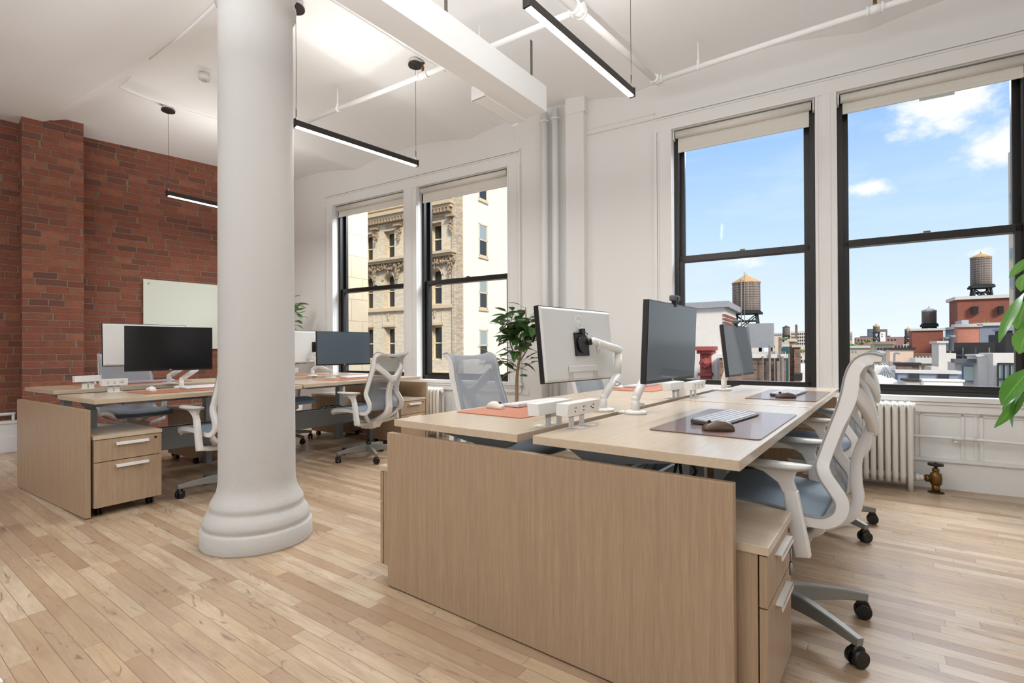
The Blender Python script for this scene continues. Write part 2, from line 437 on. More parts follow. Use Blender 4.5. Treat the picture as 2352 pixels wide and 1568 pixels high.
# ================================================================== THE ROOM
# window wall frame W: x along the wall (t), y outwards (w), z up
def wall_mat():
    return WHITE
WIN = [(-6.68, -5.32), (-5.10, -3.75), (-1.933, -.771), (-.626, .535)]
ZB, ZT = .69, 3.14
mb = MB(); TH = .235
edges = [-8.6] + [e for w_ in WIN for e in w_] + [3.7]
for i in range(0, len(edges), 2): mb.box((edges[i], 0, 0), (edges[i + 1], TH, 3.9))
for a, b in WIN:
    mb.box((a, 0, 0), (b, TH, ZB - .035)); mb.box((a, 0, ZT), (b, TH, 3.9))
struct('wall_far', mb, WHITE, 'W')
# shallow pier and recess between the window pairs
mb = MB(); mb.box((-2.99, -.10, 0), (-2.79, .0, 3.75)); mb.box((-2.99, -.108, 3.50), (-2.775, 0, 3.75)); struct('trim_1', mb, WHITE, 'W')
# picture rail between the pier and the right windows
mb = MB(); mb.box((-2.79, -.022, 3.28), (-2.095, 0, 3.335)); mb.box((-2.79, -.03, 3.325), (-2.095, 0, 3.338)); struct('trim_2', mb, TRIMW, 'W')
# casings
def casing(idx, a, b, mull, c=.17):
    m = MB()
    def vert(x0, x1, z0, z1, inner):   # fluted board: inner = +1 if opening is to the right
        m.box((x0, -.022, z0), (x1, 0, z1))
        o, i_ = (x0, x1) if inner > 0 else (x1, x0); s = 1 if inner > 0 else -1
        m.box((o, -.040, z0), (o + s * .028, -.02, z1)); m.box((o + s * .034, -.032, z0), (o + s * .046, -.02, z1))
        m.box((i_ - s * .018, -.029, z0), (i_, -.02, z1))
    vert(a - c, a, .0 if idx == 5 else ZB - .05, ZT, 1); vert(b, b + c, ZB - .05, ZT, -1)
    m.box((a - c, -.022, ZT), (b + c, 0, ZT + c)); m.box((a - c, -.042, ZT + c - .03), (b + c, -.02, ZT + c))
    m.box((a - c + .03, -.033, ZT + c - .05), (b + c - .03, -.02, ZT + c - .036)); m.box((a, -.03, ZT), (b, -.02, ZT + .018))
    x0, x1 = mull
    m.box((x0, -.022, ZB - .05), (x1, 0, ZT)); m.box((x0, -.03, ZB), (x0 + .016, -.02, ZT)); m.box((x1 - .016, -.03, ZB), (x1, -.02, ZT))
    m.box(((x0 + x1) / 2 - .03, -.03, ZB), ((x0 + x1) / 2 + .03, -.02, ZT))
    # reveals
    for q in ((a, x0), (x1, b)):
        m.box((q[0] - .001, 0, ZB), (q[0] + .004, .075, ZT)); m.box((q[1] - .004, 0, ZB), (q[1] + .001, .075, ZT)); m.box((q[0], 0, ZT - .004), (q[1], .075, ZT))
    # stool and apron
    m.box((a - c - .02, -.055, ZB - .035), (b + c + .02, .08, ZB)); m.box((a - c, -.03, ZB - .115), (b + c, 0, ZB - .035))
    m.box((a - c, -.042, ZB - .06), (b + c, -.028, ZB - .04))
    struct('trim_%d' % idx, m, TRIMW, 'W')
casing(3, -6.68, -3.75, (-5.32, -5.10)); casing(4, -1.933, .535, (-.771, -.626), .163)
# wainscot panels under the windows
mb = MB()
for a0, b0 in ((-7.0, -3.5), (-2.3, 3.6)):
    mb.box((a0, -.012, .555), (b0, 0, .60)); mb.box((a0, -.02, .205), (b0, 0, .232))
    x = a0 + .08
    step = .337
    if a0 > -3: x = -2.13
    while x < b0 - .4:
        for q in ((x, x + .018), (x + .235, x + .253)): mb.box((q[0], -.012, .235), (q[1], 0, .565))
        mb.box((x, -.012, .548), (x + .253, 0, .566)); mb.box((x - .03, -.006, .235), (x - .012, 0, .565)); x += step
struct('trim_5', mb, WHITE, 'W')
# pipe along the wall under the right windows
mb = MB(); mb.tube([(-2.0, -.06, .40), (.10, -.06, .394), (.45, -.06, .385), (.52, -.06, .372), (3.5, -.06, .37)], .011)
for x in (.105, .17): mb.tube([(x - .03, -.06, .394), (x + .03, -.06, .394)], .016)
mb.box((.08, -.06, .36), (.1, 0, .375))
tag(mb.build('wall_pipe', WHITE, None, FM('W')), 'thin white painted pipe running along the wall under the right hand windows', 'pipe')

# windows: frame, two sashes, panes
for k, (a, b) in enumerate(WIN):
    root = thing('window_%d' % (k + 1), None, None, 'W'); root['kind'] = 'structure'
    m = MB(); J = .045
    for x0, x1, z0, z1 in ((a, a + J, ZB, ZT), (b - J, b, ZB, ZT), (a, b, ZB, ZB + .035), (a, b, ZT - .05, ZT)): m.box((x0, .075, z0), (x1, .22, z1))
    m.box((a + J, .075, ZB + .03), (b - J, .10, ZB + .05))
    m.build('window_frame', BLACKF, root)
    s = .048
    m = MB()   # lower sash (inner)
    y0, y1 = .095, .135
    A, B_ = a + J - .006, b - J + .006
    for q in ((A, A + s, ZB + .03, 1.945), (B_ - s, B_, ZB + .03, 1.945), (A, B_, ZB + .03, ZB + .078), (A, B_, 1.89, 1.948)): m.box((q[0], y0, q[2]), (q[1], y1, q[3]), bev=.004)
    m.box((A + .02, y0 - .012, ZB + .05), (B_ - .02, y0, ZB + .062))
    m.build('lower_sash', BLACKF, root)
    m = MB(); y0, y1 = .145, .185
    for q in ((A, A + s, 1.89, ZT - .03), (B_ - s, B_, 1.89, ZT - .03), (A, B_, ZT - .1, ZT - .04), (A, B_, 1.89, 1.94)): m.box((q[0], y0, q[2]), (q[1], y1, q[3]), bev=.004)
    m.build('upper_sash', BLACKF2, root)
    m = MB(); m.box((A + s - .01, .113, ZB + .07), (B_ - s + .01, .117, 1.90)); m.build('pane', GLASS, root)
    m = MB(); m.box((A + s - .01, .163, 1.93), (B_ - s + .01, .167, ZT - .09)); m.build('pane', GLASS, root)
    m = MB(); mx = (a + b) / 2; m.box((mx - .035, .135, 1.948), (mx + .035, .16, 1.956)); m.box((mx - .012, .132, 1.956), (mx + .03, .15, 1.968)); m.build('latch', BRASS, root)

# roller blinds
blab = ['cream roller blind at the top of the far left window', 'cream roller blind on the window behind the ficus plant',
        'cream roller blind on the window behind the standing screens', 'cream roller blind with a clear pull tab on the rightmost window']
for k, (a, b) in enumerate(WIN):
    r = thing('roller_blind', blab[k], 'blind', 'W', (a, 0, 0), 0, 'roller blinds')
    L = b - a; hem = [2.98, 2.94, 2.93, 2.975][k]
    m = MB(); m.tube([(.03, .03, 3.095), (L - .03, .03, 3.095)], .034, 20); m.build('fabric_roll', SHADE, r)
    m = MB(); m.box((.045, .050, hem + .025), (L - .045, .0525, 3.10)); m.build('fabric', SHADE, r)
    m = MB(); m.box((.045, .042, hem), (L - .045, .058, hem + .034), bev=.005); m.build('hem_bar', SHADE, r)
    for x in (.008, L - .020):
        m = MB(); m.box((x, .0, 3.045), (x + .012, .065, 3.135), bev=.002); m.build('bracket', PLW, r)
    if k == 3:
        m = MB(); m.box((L * .46, .049, hem - .02), (L * .64, .052, hem + .005)); m.build('pull_tab', plain('clear_tab', srgb(190, 200, 198), .2), r)

# floor
mb = MB(); mb.box((-9.2, -8.2, -.1), (3.75, .1, 0))
fl = struct('floor', mb, FLOORM, 'W')
# make the boards run a little skewed to the wall, as in the photo
fl.data.transform(Matrix.Rotation(math.radians(5.0), 4, 'Z')); fl.matrix_world = FM('W') @ Matrix.Rotation(math.radians(-5.0), 4, 'Z')

# ceiling: shallow vaults running towards the wall, and a wide girder casing over the column
def ceil_z(t_, w_):
    ph = (t_ + 6.22) / 1.93
    v = 3.575 + .11 * abs(math.sin(PI * ph)) ** .9
    d0 = -2.80
    q = max(0, min(1, (d0 - w_) / .10)) * max(0, min(1, (w_ + 3.62) / .45))
    q = q * q * (3 - 2 * q)
    fade = max(0, min(1, (w_ + 3.6) / .3)) if w_ < d0 else 1
    edge = max(0, min(1, (-w_) / .35)); 
    v = 3.575 + (v - 3.575) * (1 if w_ > d0 else .2)
    return v * (1 - q) + 3.545 * q
rows = []
ws = sorted(set([round(-8.3 + i * .1, 3) for i in range(85)] + [-2.80, -2.82, -2.84, -2.86, -2.88, -2.9, -3.17, -3.62]))
for w_ in ws:
    rows.append([(-9.4 + j * .07, w_, ceil_z(-9.4 + j * .07, w_)) for j in range(190)])
mb = MB(); mb.grid(rows); struct('ceiling', mb, CEIL, 'W')
mb = MB(); mb.box((-9.6, -8.4, 3.85), (4, .235, 4.0)); struct('roof_slab', mb, WHITE, 'W')

# left wall of brick, frame K: y along the wall towards the windows, x into the room
KM = FM('K')
mb = MB(); mb.box((-.45, -.04, 0), (0, 2.9, 3.85)); struct('wall_left', mb, BRICK, 'K')
mb = MB(); mb.box((-.4, -.548, 0), (.30, -.04, 3.85)); mb.box((.28, -.20, 3.44), (.31, -.045, 3.50)); struct('wall_pier', mb, BRICK, 'K')
DBRICK = BRICK
mb = MB(); mb.box((-.5, -8.5, 0), (.04, -.548, 3.85)); struct('wall_brick_recess', mb, BRICK, 'K')
mb = MB(); mb.box((.04, -8.0, 0), (.15, -.552, .155)); mb.box((.04, -8.0, .155), (.115, -.552, .30)); mb.box((.04, -8, .30), (.13, -.552, .33)); struct('baseboard_left', mb, TRIMW, 'K')
mb = MB(); mb.tube([(.09, -4, .40), (.09, -.60, .40), (.09, -.585, .40)], .016); mb.tube([(.09, -.60, .0), (.09, -.60, .40)], .014); mb.tube([(.09, -.76, .33), (.09, -.76, .40)], .012)
tag(mb.build('heating_pipe', TRIMW, None, KM), 'white pipe above the white plinth of the brick wall, far left', 'pipe')
# walls behind and to the right of the viewer
mb = MB(); mb.box((-9.6, -8.35, 0), (4, -8.2, 3.9)); struct('wall_back', mb, WHITE, 'W')
mb = MB(); mb.box((3.6, -8.3, 0), (3.75, .1, 3.9)); struct('wall_right', mb, WHITE, 'W')

# glass board on the brick wall
r = thing('glass_board', 'pale green glass writing board hung on the red brick wall', 'whiteboard', 'K', (.0, 0, 0))
m = MB(); m.box((.022, .583, 1.09), (.030, 2.30, 1.972), bev=.001); m.build('board', GLB, r)
for y, z_ in ((.64, 1.92), (2.24, 1.92), (.64, 1.14), (2.24, 1.14)):
    m = MB(); m.tube([(0, y, z_), (.034, y, z_)], .012, 14); m.build('standoff', STEEL, r)

# column
mb = MB()
prof = [(.288, 0), (.290, .01), (.288, .088), (.280, .098), (.268, .104), (.276, .118), (.276, .135), (.262, .165), (.246, .185), (.238, .198), (.243, .212), (.240, .228), (.226, .252), (.209, .285), (.2015, .32), (.199, .36),
        (.198, .8), (.1965, 1.6), (.194, 2.4), (.193, 2.90), (.193, 2.98), (.21, 2.995), (.213, 3.03), (.20, 3.05), (.205, 3.10), (.235, 3.17), (.27, 3.22), (.30, 3.24), (.30, 3.30), (.34, 3.32), (.34, 3.56)]
mb.lathe(prof, (0, 0, 0), 72)
def colmat():
    m, t = newmat('column_paint'); co = t.coord()
    p = t.principled(Base_Color=srgb(194, 191, 187), Roughness=.6)
    sp = t.n('ShaderNodeSeparateXYZ'); t.set(sp.inputs[0], co)
    n1 = t.noise(t.vmath('MULTIPLY', co, (1, 1, .6)), 14, 6, .7, 1.5)
    patch = t.math('MULTIPLY', t.maprange(n1, .52, .60, 0, 1), t.maprange(sp.outputs[2], 1.0, .55, .08, 1))
    h = t.math('ADD', t.math('MULTIPLY', patch, .8), t.math('MULTIPLY', t.noise(co, 160, 3), .22))
    t.set(p.inputs['Normal'], t.bump(h, .32, .005)); t.out(p.outputs[0]); return m
co_ = mb.build('column', colmat(), None, Matrix.Translation((-1.398, 2.872, 0)))
co_['kind'] = 'structure'; 

# standing pipes in the recess beside the pier
for a, r_, z_, lab in ((-3.125, .036, 3.62, 'white painted riser pipe standing beside the wall pier'), (-3.255, .040, 3.6, 'white painted riser pipe, further from the pier than its neighbour')):
    mb = MB(); mb.tube([(a, -.07, 0), (a, -.07, z_)], r_, 20); mb.tube([(a, -.07, 3.50), (a, -.07, 3.52)], r_ + .012, 20)
    tag(mb.build('riser_pipe', WHITE, None, FM('W')), lab, 'pipe', 'riser pipes beside the pier')

# ventilation duct (boxed) hanging from the ceiling, frame A
r = thing('boxed_duct', 'long white boxed duct hanging below the ceiling', 'duct', 'A')
mb = MB(); mb.box((-.725, -1.2, 3.07), (-.512, 2.13, 3.285)); mb.build('casing', CEIL, r, bevel=.002)
mb = MB(); mb.box((-.86, 1.57, 3.05), (-.725, 2.12, 3.062)); mb.box((-.868, 1.57, 3.05), (-.858, 2.12, 3.16)); mb.box((-.86, 1.562, 3.05), (-.725, 1.575, 3.16)); mb.box((-.86, 2.11, 3.03), (-.80, 2.125, 3.10)); mb.build('side_flange', CEIL, r)
for v in (1.95, .95):
    mb = MB(); mb.box((-.545, v - .014, 3.285), (-.541, v + .014, 3.60)); mb.build('hanger_strap', plain('galvanised', srgb(120, 116, 108), .5, .5), r)
mb = MB(); mb.tube([(-.858, 2.12, 3.03), (-.858, 2.135, 2.9)], .003, 6); mb.build('cable_end', TRIMW, r)

# sprinkler pipes
r = thing('sprinkler_pipe', 'white sprinkler pipe crossing under the ceiling to the elbow by the right windows', 'pipe', 'W')
zP = 3.40
m = MB(); m.tube([(-5.75, -1.57, zP), (-3.5, -1.633, zP), (-2.17, -1.70, zP)], .021, 14); m.build('branch_line', CEIL, r)
m = MB(); m.tube([(-2.60, -4.2, zP), (-2.17, -1.70, zP)], .034, 16); m.tube([(-2.17, -1.70, zP), (-1.955, -.50, zP)], .026, 14); m.build('main_line', CEIL, r)
m = MB(); m.tube([(-1.943, -.481, zP), (-1.0, -.57, zP), (.6, -.70, zP), (3.4, -.92, zP)], .022, 14); m.build('wall_line', CEIL, r)
for c, d, rr in (((-2.17, -1.70, zP), (.17, .98, 0), .046), ((-2.17, -1.70, zP), (-1, .02, 0), .034), ((-1.945, -.49, zP), (.17, .98, 0), .036), ((-1.945, -.49, zP), (1, -.1, 0), .034), ((-.42, -.62, zP), (1, -.09, 0), .034), ((-3.62, -1.63, zP), (1, -.02, 0), .032)):
    m = MB(); c = Vector(c); d = Vector(d).normalized()
    m.tube([c - d * .05, c - d * .035], rr, 14); m.tube([c - d * .035, c + d * .035], rr * .88, 14); m.tube([c + d * .035, c + d * .05], rr, 14)
    m.build('fitting', CEIL, r)
for x, y in ((-4.72, -1.60), (-1.60, -.515), (-3.02, -1.66), (.7, -.71)):
    m = MB(); m.tube([(x, y, zP), (x, y, zP + .22)], .007, 8); m.tube([(x - .012, y, zP), (x + .012, y, zP)], .028, 12); m.tube([(x, y, zP + .02), (x, y, zP + .06)], .013, 10); m.build('hanger', CEIL, r)
for x, y in ((-3.62, -1.63), (-.42, -.62)):
    m = MB(); m.tube([(x, y, zP + .02), (x, y, zP + .07)], .012, 10); m.tube([(x, y, zP + .07), (x, y, zP + .10)], .006, 8); m.tube([(x, y, zP + .10), (x, y, zP + .106)], .016, 12); m.build('sprinkler_head', BRASS, r)

# smoke detector and surface conduits
r = thing('smoke_detector', 'round white smoke detector on the ceiling left of the column', 'smoke detector', 'W', (-5.66, -2.36, 0))
m = MB(); m.lathe([(.045, 3.66), (.05, 3.625), (.047, 3.605), (.001, 3.60)], seg=24); m.build('housing', PLW, r)
m = MB(); m.lathe([(.02, 3.603), (.02, 3.592), (.001, 3.59)], seg=16); m.build('sensor', PLG, r)
def cz(p): return (p[0], p[1], ceil_z(p[0], p[1]) - .006)
m = MB(); pts = crom([(-8.2, -2.60, 0), (-7.0, -2.72, 0), (-6.58, -2.66, 0), (-6.50, -2.50, 0), (-6.47, -2.27, 0), (-6.36, -1.84, 0), (-6.1, -1.2, 0), (-5.9, -.5, 0)], 8)
pts = crom([(-4.3, -2.95, 0), (-5.4, -2.83, 0), (-6.38, -2.74, 0), (-6.5, -2.66, 0), (-6.53, -2.5, 0), (-6.51, -2.29, 0), (-6.37, -1.84, 0), (-6.2, -1.3, 0)], 8)
m.tube([cz(p) for p in pts], .009, 8); tag(m.build('surface_conduit', CEIL, None, FM('W')), 'thin white conduit bending across the ceiling to the left hanging lamp', 'conduit')
m = MB(); pts = crom([(-3.98, -3.0, 0), (-3.85, -2.557, 0), (-3.76, -1.56, 0), (-3.72, -1.2, 0)], 10)
m.tube([cz(p) for p in pts], .009, 8); tag(m.build('surface_conduit', CEIL, None, FM('W')), 'thin white conduit on the ceiling between column and duct', 'conduit')

# pendant lamps
def pendant(label, p0, p1, far_can=True):   # world end points of the bar
    p0, p1 = Vector(p0), Vector(p1); d = p1 - p0; L = d.length; ang = math.atan2(d.y, d.x)
    r = thing('linear_pendant_lamp', label, 'pendant lamp', 'G', ((p0.x + p1.x) / 2, (p0.y + p1.y) / 2, 0), ang, 'linear pendant lamps')
    zz = p0.z; h = L / 2
    m = MB(); m.box((-h, -.017, zz), (h, .017, zz + .045)); m.box((-h, -.02, zz - .008), (-h + .012, .02, zz + .05)); m.box((h - .012, -.02, zz - .008), (h, .02, zz + .05)); m.build('housing', PENB, r, bevel=.002)
    m = MB(); m.box((-h + .02, -.015, zz - .008), (h - .02, .015, zz + .002)); m.build('diffuser', LEDM, r)
    inv = FM('W').inverted()
    for s in (-1, 1):
        e = Vector((s * (h - .02), 0, 0)); wp = r.matrix_world @ e; q = inv @ wp; c = ceil_z(q.x, q.y) - .0
        m = MB(); m.tube([(e.x, 0, zz + .045), (e.x, 0, zz + .13)], .0035, 8); m.build('rod', PENB, r)
        m = MB(); m.tube([(e.x, 0, zz + .13), (e.x + .004, .003, (zz + c) / 2), (e.x, 0, c - .05)], .0018, 6); m.build('suspension_cable', PENB, r)
        m = MB(); m.lathe([(.062, c - .055), (.064, c - .05), (.064, c - .036), (.001, c - .036)], (e.x, 0, 0), 28); m.build('canopy', PENB, r)
        m = MB(); m.lathe([(.052, c - .036), (.052, c + .0), (.001, c + .01)], (e.x, 0, 0), 28); m.build('canopy_base', PLW, r)
    l = bpy.data.lights.new('lamp_light', 'AREA'); l.shape = 'RECTANGLE'; l.size = L * .95; l.size_y = .03; l.energy = 14; l.color = (1, .95, .88)
    lo = bpy.data.objects.new('lamp_light', l); COL.objects.link(lo); lo.parent = r; lo.location = (0, 0, zz - .012)
    l2 = l.copy(); l2.energy = 7; l2.color = (1, .97, .92); l2.size_y = .04; l2.spread = PI; lo2 = bpy.data.objects.new('lamp_uplight', l2); COL.objects.link(lo2); lo2.parent = r; lo2.location = (0, 0, zz + .05); lo2.rotation_euler = (PI, 0, 0)
pendant('linear hanging lamp in front of the brick wall, left of the column', (-3.53, 5.30, 2.70), (-2.88, 6.28, 2.70))
pendant('linear hanging lamp right of the column, left of the boxed duct', (-1.53, 3.70, 2.71), (-.76, 4.53, 2.71))
pendant('brightest linear hanging lamp, right of the boxed duct', (.115, 2.38, 2.685), (.842, 3.25, 2.685))

# radiators
def radiator(label, x1, nsec, pitch, h, w0, valve):
    r = thing('cast_iron_radiator', label, 'radiator', 'W', (x1, w0, 0), 0, 'cast iron radiators')
    for i in range(nsec):
        x = -i * pitch; m = MB(); foot = i in (0, nsec - 1)
        for y in (-.052, .052):
            m.tube([(x, y, .06 if not foot else .0), (x, y, .11), (x, y, h - .07), (x, y * .9, h - .035), (x, y * .45, h - .008)], [.017, .0175, .0175, .018, .014], 12)
        m.ball((x, 0, h - .03), .03, 12, (.62, 2.3, .9)); m.ball((x, 0, .10), .028, 12, (.62, 2.4, .9))
        m.build('section', RADW, r)
    m = MB(); m.tube([(-(nsec - 1) * pitch, 0, h - .035), (.03, 0, h - .035)], .024, 14); m.tube([(.02, 0, h - .035), (.034, 0, h - .035)], .03, 14)
    m.build('header_pipe', RADW, r)
    m = MB(); m.tube([(-(nsec - 1) * pitch, 0, .10), (.03, 0, .10)], .024, 14); m.build('header_pipe', RADW, r)
    if valve:
        m = MB(); m.tube([(.03, 0, .10), (.055, 0, .10)], .03, 14); m.tube([(.055, 0, .10), (.08, 0, .10)], .022, 14); m.build('union', RADW, r)
        v = MB(); v.tube([(.08, 0, .10), (.092, 0, .10)], .02, 12); v.tube([(.092, 0, .10), (.112, 0, .10)], .027, 8); v.tube([(.15, 0, -.0), (.15, 0, .06)], .024, 14)
        v.lathe([(.02, .05), (.034, .065), (.038, .10), (.034, .135), (.02, .15), (.016, .155), (.022, .157), (.022, .172), (.012, .178), (.009, .20)], (.15, 0, 0), 16)
        v.tube([(.112, 0, .10), (.14, 0, .10)], .022, 12)
        vo = v.build('valve', BRASS, r)
        m = MB(); m.lathe([(.008, .19), (.03, .198), (.045, .197), (.047, .205), (.045, .213), (.012, .212), (.008, .22)], (.15, 0, 0), 20); m.build('handwheel', plain('dark_oily_metal', srgb(48, 42, 34), .4, .4), vo)
        m = MB(); m.lathe([(.05, 0), (.045, .006), (.001, .007)], (.15, 0, 0), 16); m.build('floor_collar', plain('dark_rust', srgb(60, 42, 28), .8), r)
radiator('white cast iron radiator with brass valve beside the right desks', -.19, 13, .0445, .655, -.15, True)
radiator('white cast iron radiator under the window left of the ficus', -4.63, 7, .05, .61, -.15, False)
# ================================================================== FURNITURE
# --- desks (local x along the desk depth u, y along its length w)
def desk(label, fr, u0, u1, w0, w1, h, group):
    inner = .30 if u0 > .65 else .70
    r = thing('height_adjustable_desk', label, 'desk', fr, (u0, w0, 0), 0, group)
    D, L = u1 - u0, w1 - w0
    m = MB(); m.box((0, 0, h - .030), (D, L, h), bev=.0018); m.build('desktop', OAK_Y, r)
    X = D * inner
    for y in (.13, L - .30):
        m = MB(); m.box((X - .038, y - .027, .006), (X + .038, y + .027, h - .10)); m.box((X - .031, y - .021, h - .15), (X + .031, y + .021, h - .05)); m.build('leg', GRMET, r, bevel=.003)
        m = MB(); m.box((X - .05, y - .035, 0), (X + .05, y + .035, .008)); m.build('foot', GRMET, r)
        m = MB(); m.hexa([(X - .06, y - .03, h - .085), (X + .06, y - .03, h - .085), (X + .06, y + .03, h - .085), (X - .06, y + .03, h - .085),
                          (.05, y - .03, h - .031), (D - .05, y - .03, h - .031), (D - .05, y + .03, h - .031), (.05, y + .03, h - .031)]); m.build('support_arm', GRMET, r)
    m = MB(); m.box((D / 2 - .05, .26, h - .07), (D / 2 - .02, L - .26, h - .034)); m.box((D / 2 + .02, .26, h - .07), (D / 2 + .05, L - .26, h - .034)); m.build('cross_rail', GRMET, r)
    m = MB(); m.box((D * .72, .5, h - .045), (D * .93, .72, h - .0305), bev=.003); m.build('underside_bracket', DKMET, r)
    if 'near right corner' not in label: return r
    m = MB(); pts = crom([(D * .6, .34, h - .06), (D * .65, .40, h - .14), (D * .55, .46, h - .19), (D * .5, .52, h - .12), (D * .45, .56, h - .2), (D * .4, .5, .42)], 8); m.tube(pts, .006, 7); m.build('cable', BLK2, r)
    return r
gA = 'desks of the right bench'; gB = 'desks of the left bench'
desk('pale oak desk nearest on the left side of the right bench, tan mat on it', 'A', .03, .715, .015, 1.522, .750, gA)
desk('pale oak desk at the window end of the right bench, left side', 'A', .03, .715, 1.534, 3.05, .750, gA)
desk('pale oak desk with brown mat at the near right corner of the right bench', 'A', .79, 1.472, .005, 1.520, .755, gA)
desk('pale oak desk with brown mat at the window end of the right bench', 'A', .79, 1.472, 1.532, 3.05, .757, gA)
desk('pale oak desk nearest on the column side of the left bench, black screen over it', 'B', .71, 1.40, .055, 1.56, .751, gB)
desk('pale oak desk at the window end of the left bench, column side', 'B', .71, 1.40, 1.578, 3.09, .758, gB)
desk('slightly higher oak desk beside the brick wall, nearest on the left bench', 'B', -.13, .56, .075, 1.56, .775, gB)
desk('pale oak desk beside the brick wall at the window end of the left bench', 'B', -.13, .56, 1.578, 3.09, .775, gB)

def panel(label, fr, u0, u1, w0, w1, h):
    m = MB(); m.box((u0, w0, .006), (u1, w1, h), bev=.0015)
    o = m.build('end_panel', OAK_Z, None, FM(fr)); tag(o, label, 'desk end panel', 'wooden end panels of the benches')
panel('large oak end panel facing the viewer on the right bench', 'A', 0, 1.456, 0, .030, .690)
panel('oak end panel of the right bench at the window end', 'A', 0, 1.456, 3.06, 3.09, .690)
panel('oak end panel of the left bench nearest the viewer', 'B', 0, 1.412, 0, .030, .690)
panel('oak end panel closing the left bench beside the white radiator', 'B', 0, 1.412, 3.165, 3.195, .690)
def trough(label, fr, u0, u1, w0, w1, z0, z1):
    r = thing('cable_trough', label, 'cable tray', fr, (0, 0, 0), 0, 'cable trays under the benches')
    m = MB(); m.box((u0, w0, z0), (u1, w1, z0 + .004)); m.box((u0, w0, z0), (u0 + .004, w1, z1)); m.box((u1 - .004, w0, z0), (u1, w1, z1))
    m.box((u0, w0, z1 - .004), (u0 + .03, w1, z1)); m.box((u1 - .03, w0, z1 - .004), (u1, w1, z1)); m.build('tray', GRMET, r)
    for y in (w0 + .02, (w0 + w1) / 2, w1 - .06):
        m = MB(); m.box((u0 + .03, y, 0), (u0 + .07, y + .04, z0)); m.box((u1 - .07, y, 0), (u1 - .03, y + .04, z0)); m.build('leg', GRMET, r)
    m = MB()
    for k in range(3):
        pts = crom([(u0 + .05 + .02 * k, w0 + .4 + i * .33, z0 + .03 + .09 * abs(math.sin(i * 2.1 + k)) + (.10 if i % 3 == 0 else 0)) for i in range(8)], 6); m.tube(pts, .006, 6)
    m.build('cables', BLK2, r)
trough('grey metal cable tray under the middle of the right bench', 'A', .66, .85, .05, 3.04, .30, .42)
trough('grey metal cable tray under the middle of the left bench', 'B', .56, .71, .06, 3.13, .24, .42)

# --- pedestals: local +x is the drawer side, body from x=-.50 to 0, y 0..wd
def pedestal_obj():
    r = thing('drawer_pedestal', 'x', 'drawer unit', 'G')
    wd, dp, H = .39, .50, .52
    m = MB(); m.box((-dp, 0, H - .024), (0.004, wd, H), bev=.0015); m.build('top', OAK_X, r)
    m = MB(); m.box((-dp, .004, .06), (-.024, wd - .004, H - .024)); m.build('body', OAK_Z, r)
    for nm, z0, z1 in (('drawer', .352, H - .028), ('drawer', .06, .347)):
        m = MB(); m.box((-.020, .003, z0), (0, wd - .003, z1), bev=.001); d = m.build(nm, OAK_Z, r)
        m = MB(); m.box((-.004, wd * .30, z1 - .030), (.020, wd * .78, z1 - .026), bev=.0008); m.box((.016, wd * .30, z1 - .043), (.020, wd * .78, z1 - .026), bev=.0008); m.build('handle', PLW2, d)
    m = MB(); m.tube([(-.002, wd * .90, H - .052), (.0025, wd * .90, H - .052)], .008, 16); m.build('lock', plain('lock_steel', srgb(60, 58, 54), .3, .8), r)
    for x, y in ((-.06, .05), (-.06, wd - .05), (-dp + .06, .05), (-dp + .06, wd - .05)):
        m = MB()
        for s in (-.016, .005): m.tube([(x - .012, y + s, .027), (x - .012, y + s + .011, .027)], .027, 16)
        m.box((x - .012, y - .014, .045), (x + .012, y + .014, .062)); m.build('caster', BLK, r)
    return r
ped = pedestal_obj(); PEDM = childmap()
def place_ped(label, fr, front_u, w0, side=1, first=[True], key=False):
    # side=+1: drawers face +u; -1: face -u
    rot = 0 if side > 0 else PI; loc = (front_u, w0 if side > 0 else w0 + .39, 0)
    if first[0]:
        first[0] = False; o = ped; o.matrix_world = FM(fr) @ Matrix.Translation(loc) @ Matrix.Rotation(rot, 4, 'Z'); o['label'] = label; o['group'] = 'rolling drawer units'
    else: o = dup(ped, label, fr, loc, rot, 'rolling drawer units', PEDM)
    return o
pk = place_ped('oak drawer unit with a key in its lock, right of the large end panel', 'A', 1.53, .045, 1)
place_ped('oak drawer unit with white handles at the near end of the left bench', 'B', 1.425, .04, 1)
place_ped('oak drawer unit peeking out left of the large end panel', 'A', -.11, .045, -1)
place_ped('oak drawer unit beside the radiator with the brass valve', 'A', 1.53, 2.655, 1)
place_ped('oak drawer unit on the window side of the right bench, far end', 'A', -.11, 2.655, -1)
place_ped('oak drawer unit at the far end of the left bench, next to its end panel', 'B', 1.41, 2.765, 1)
place_ped('oak drawer unit under the left bench, behind the near column side chair', 'B', -.15, 1.13, -1)
place_ped('oak drawer unit under the left bench, behind the middle chair', 'B', -.15, 2.765, -1)
k = thing('key', 'small metal key hanging in the top drawer of the nearest drawer unit', 'key', 'A', (1.531, .045 + .26, .43))
m = MB(); m.tube([(.0, 0, .0), (.018, 0, .0)], .0035, 8); m.build('shaft', STEEL, k)
m = MB(); m.tube([(.018, -.0, .012), (.018, .0, -.05)], .0035, 6); m.tube([(.018, -.003, -.03), (.019, -.002, -.07)], .006, 6); m.build('bow', STEEL, k)

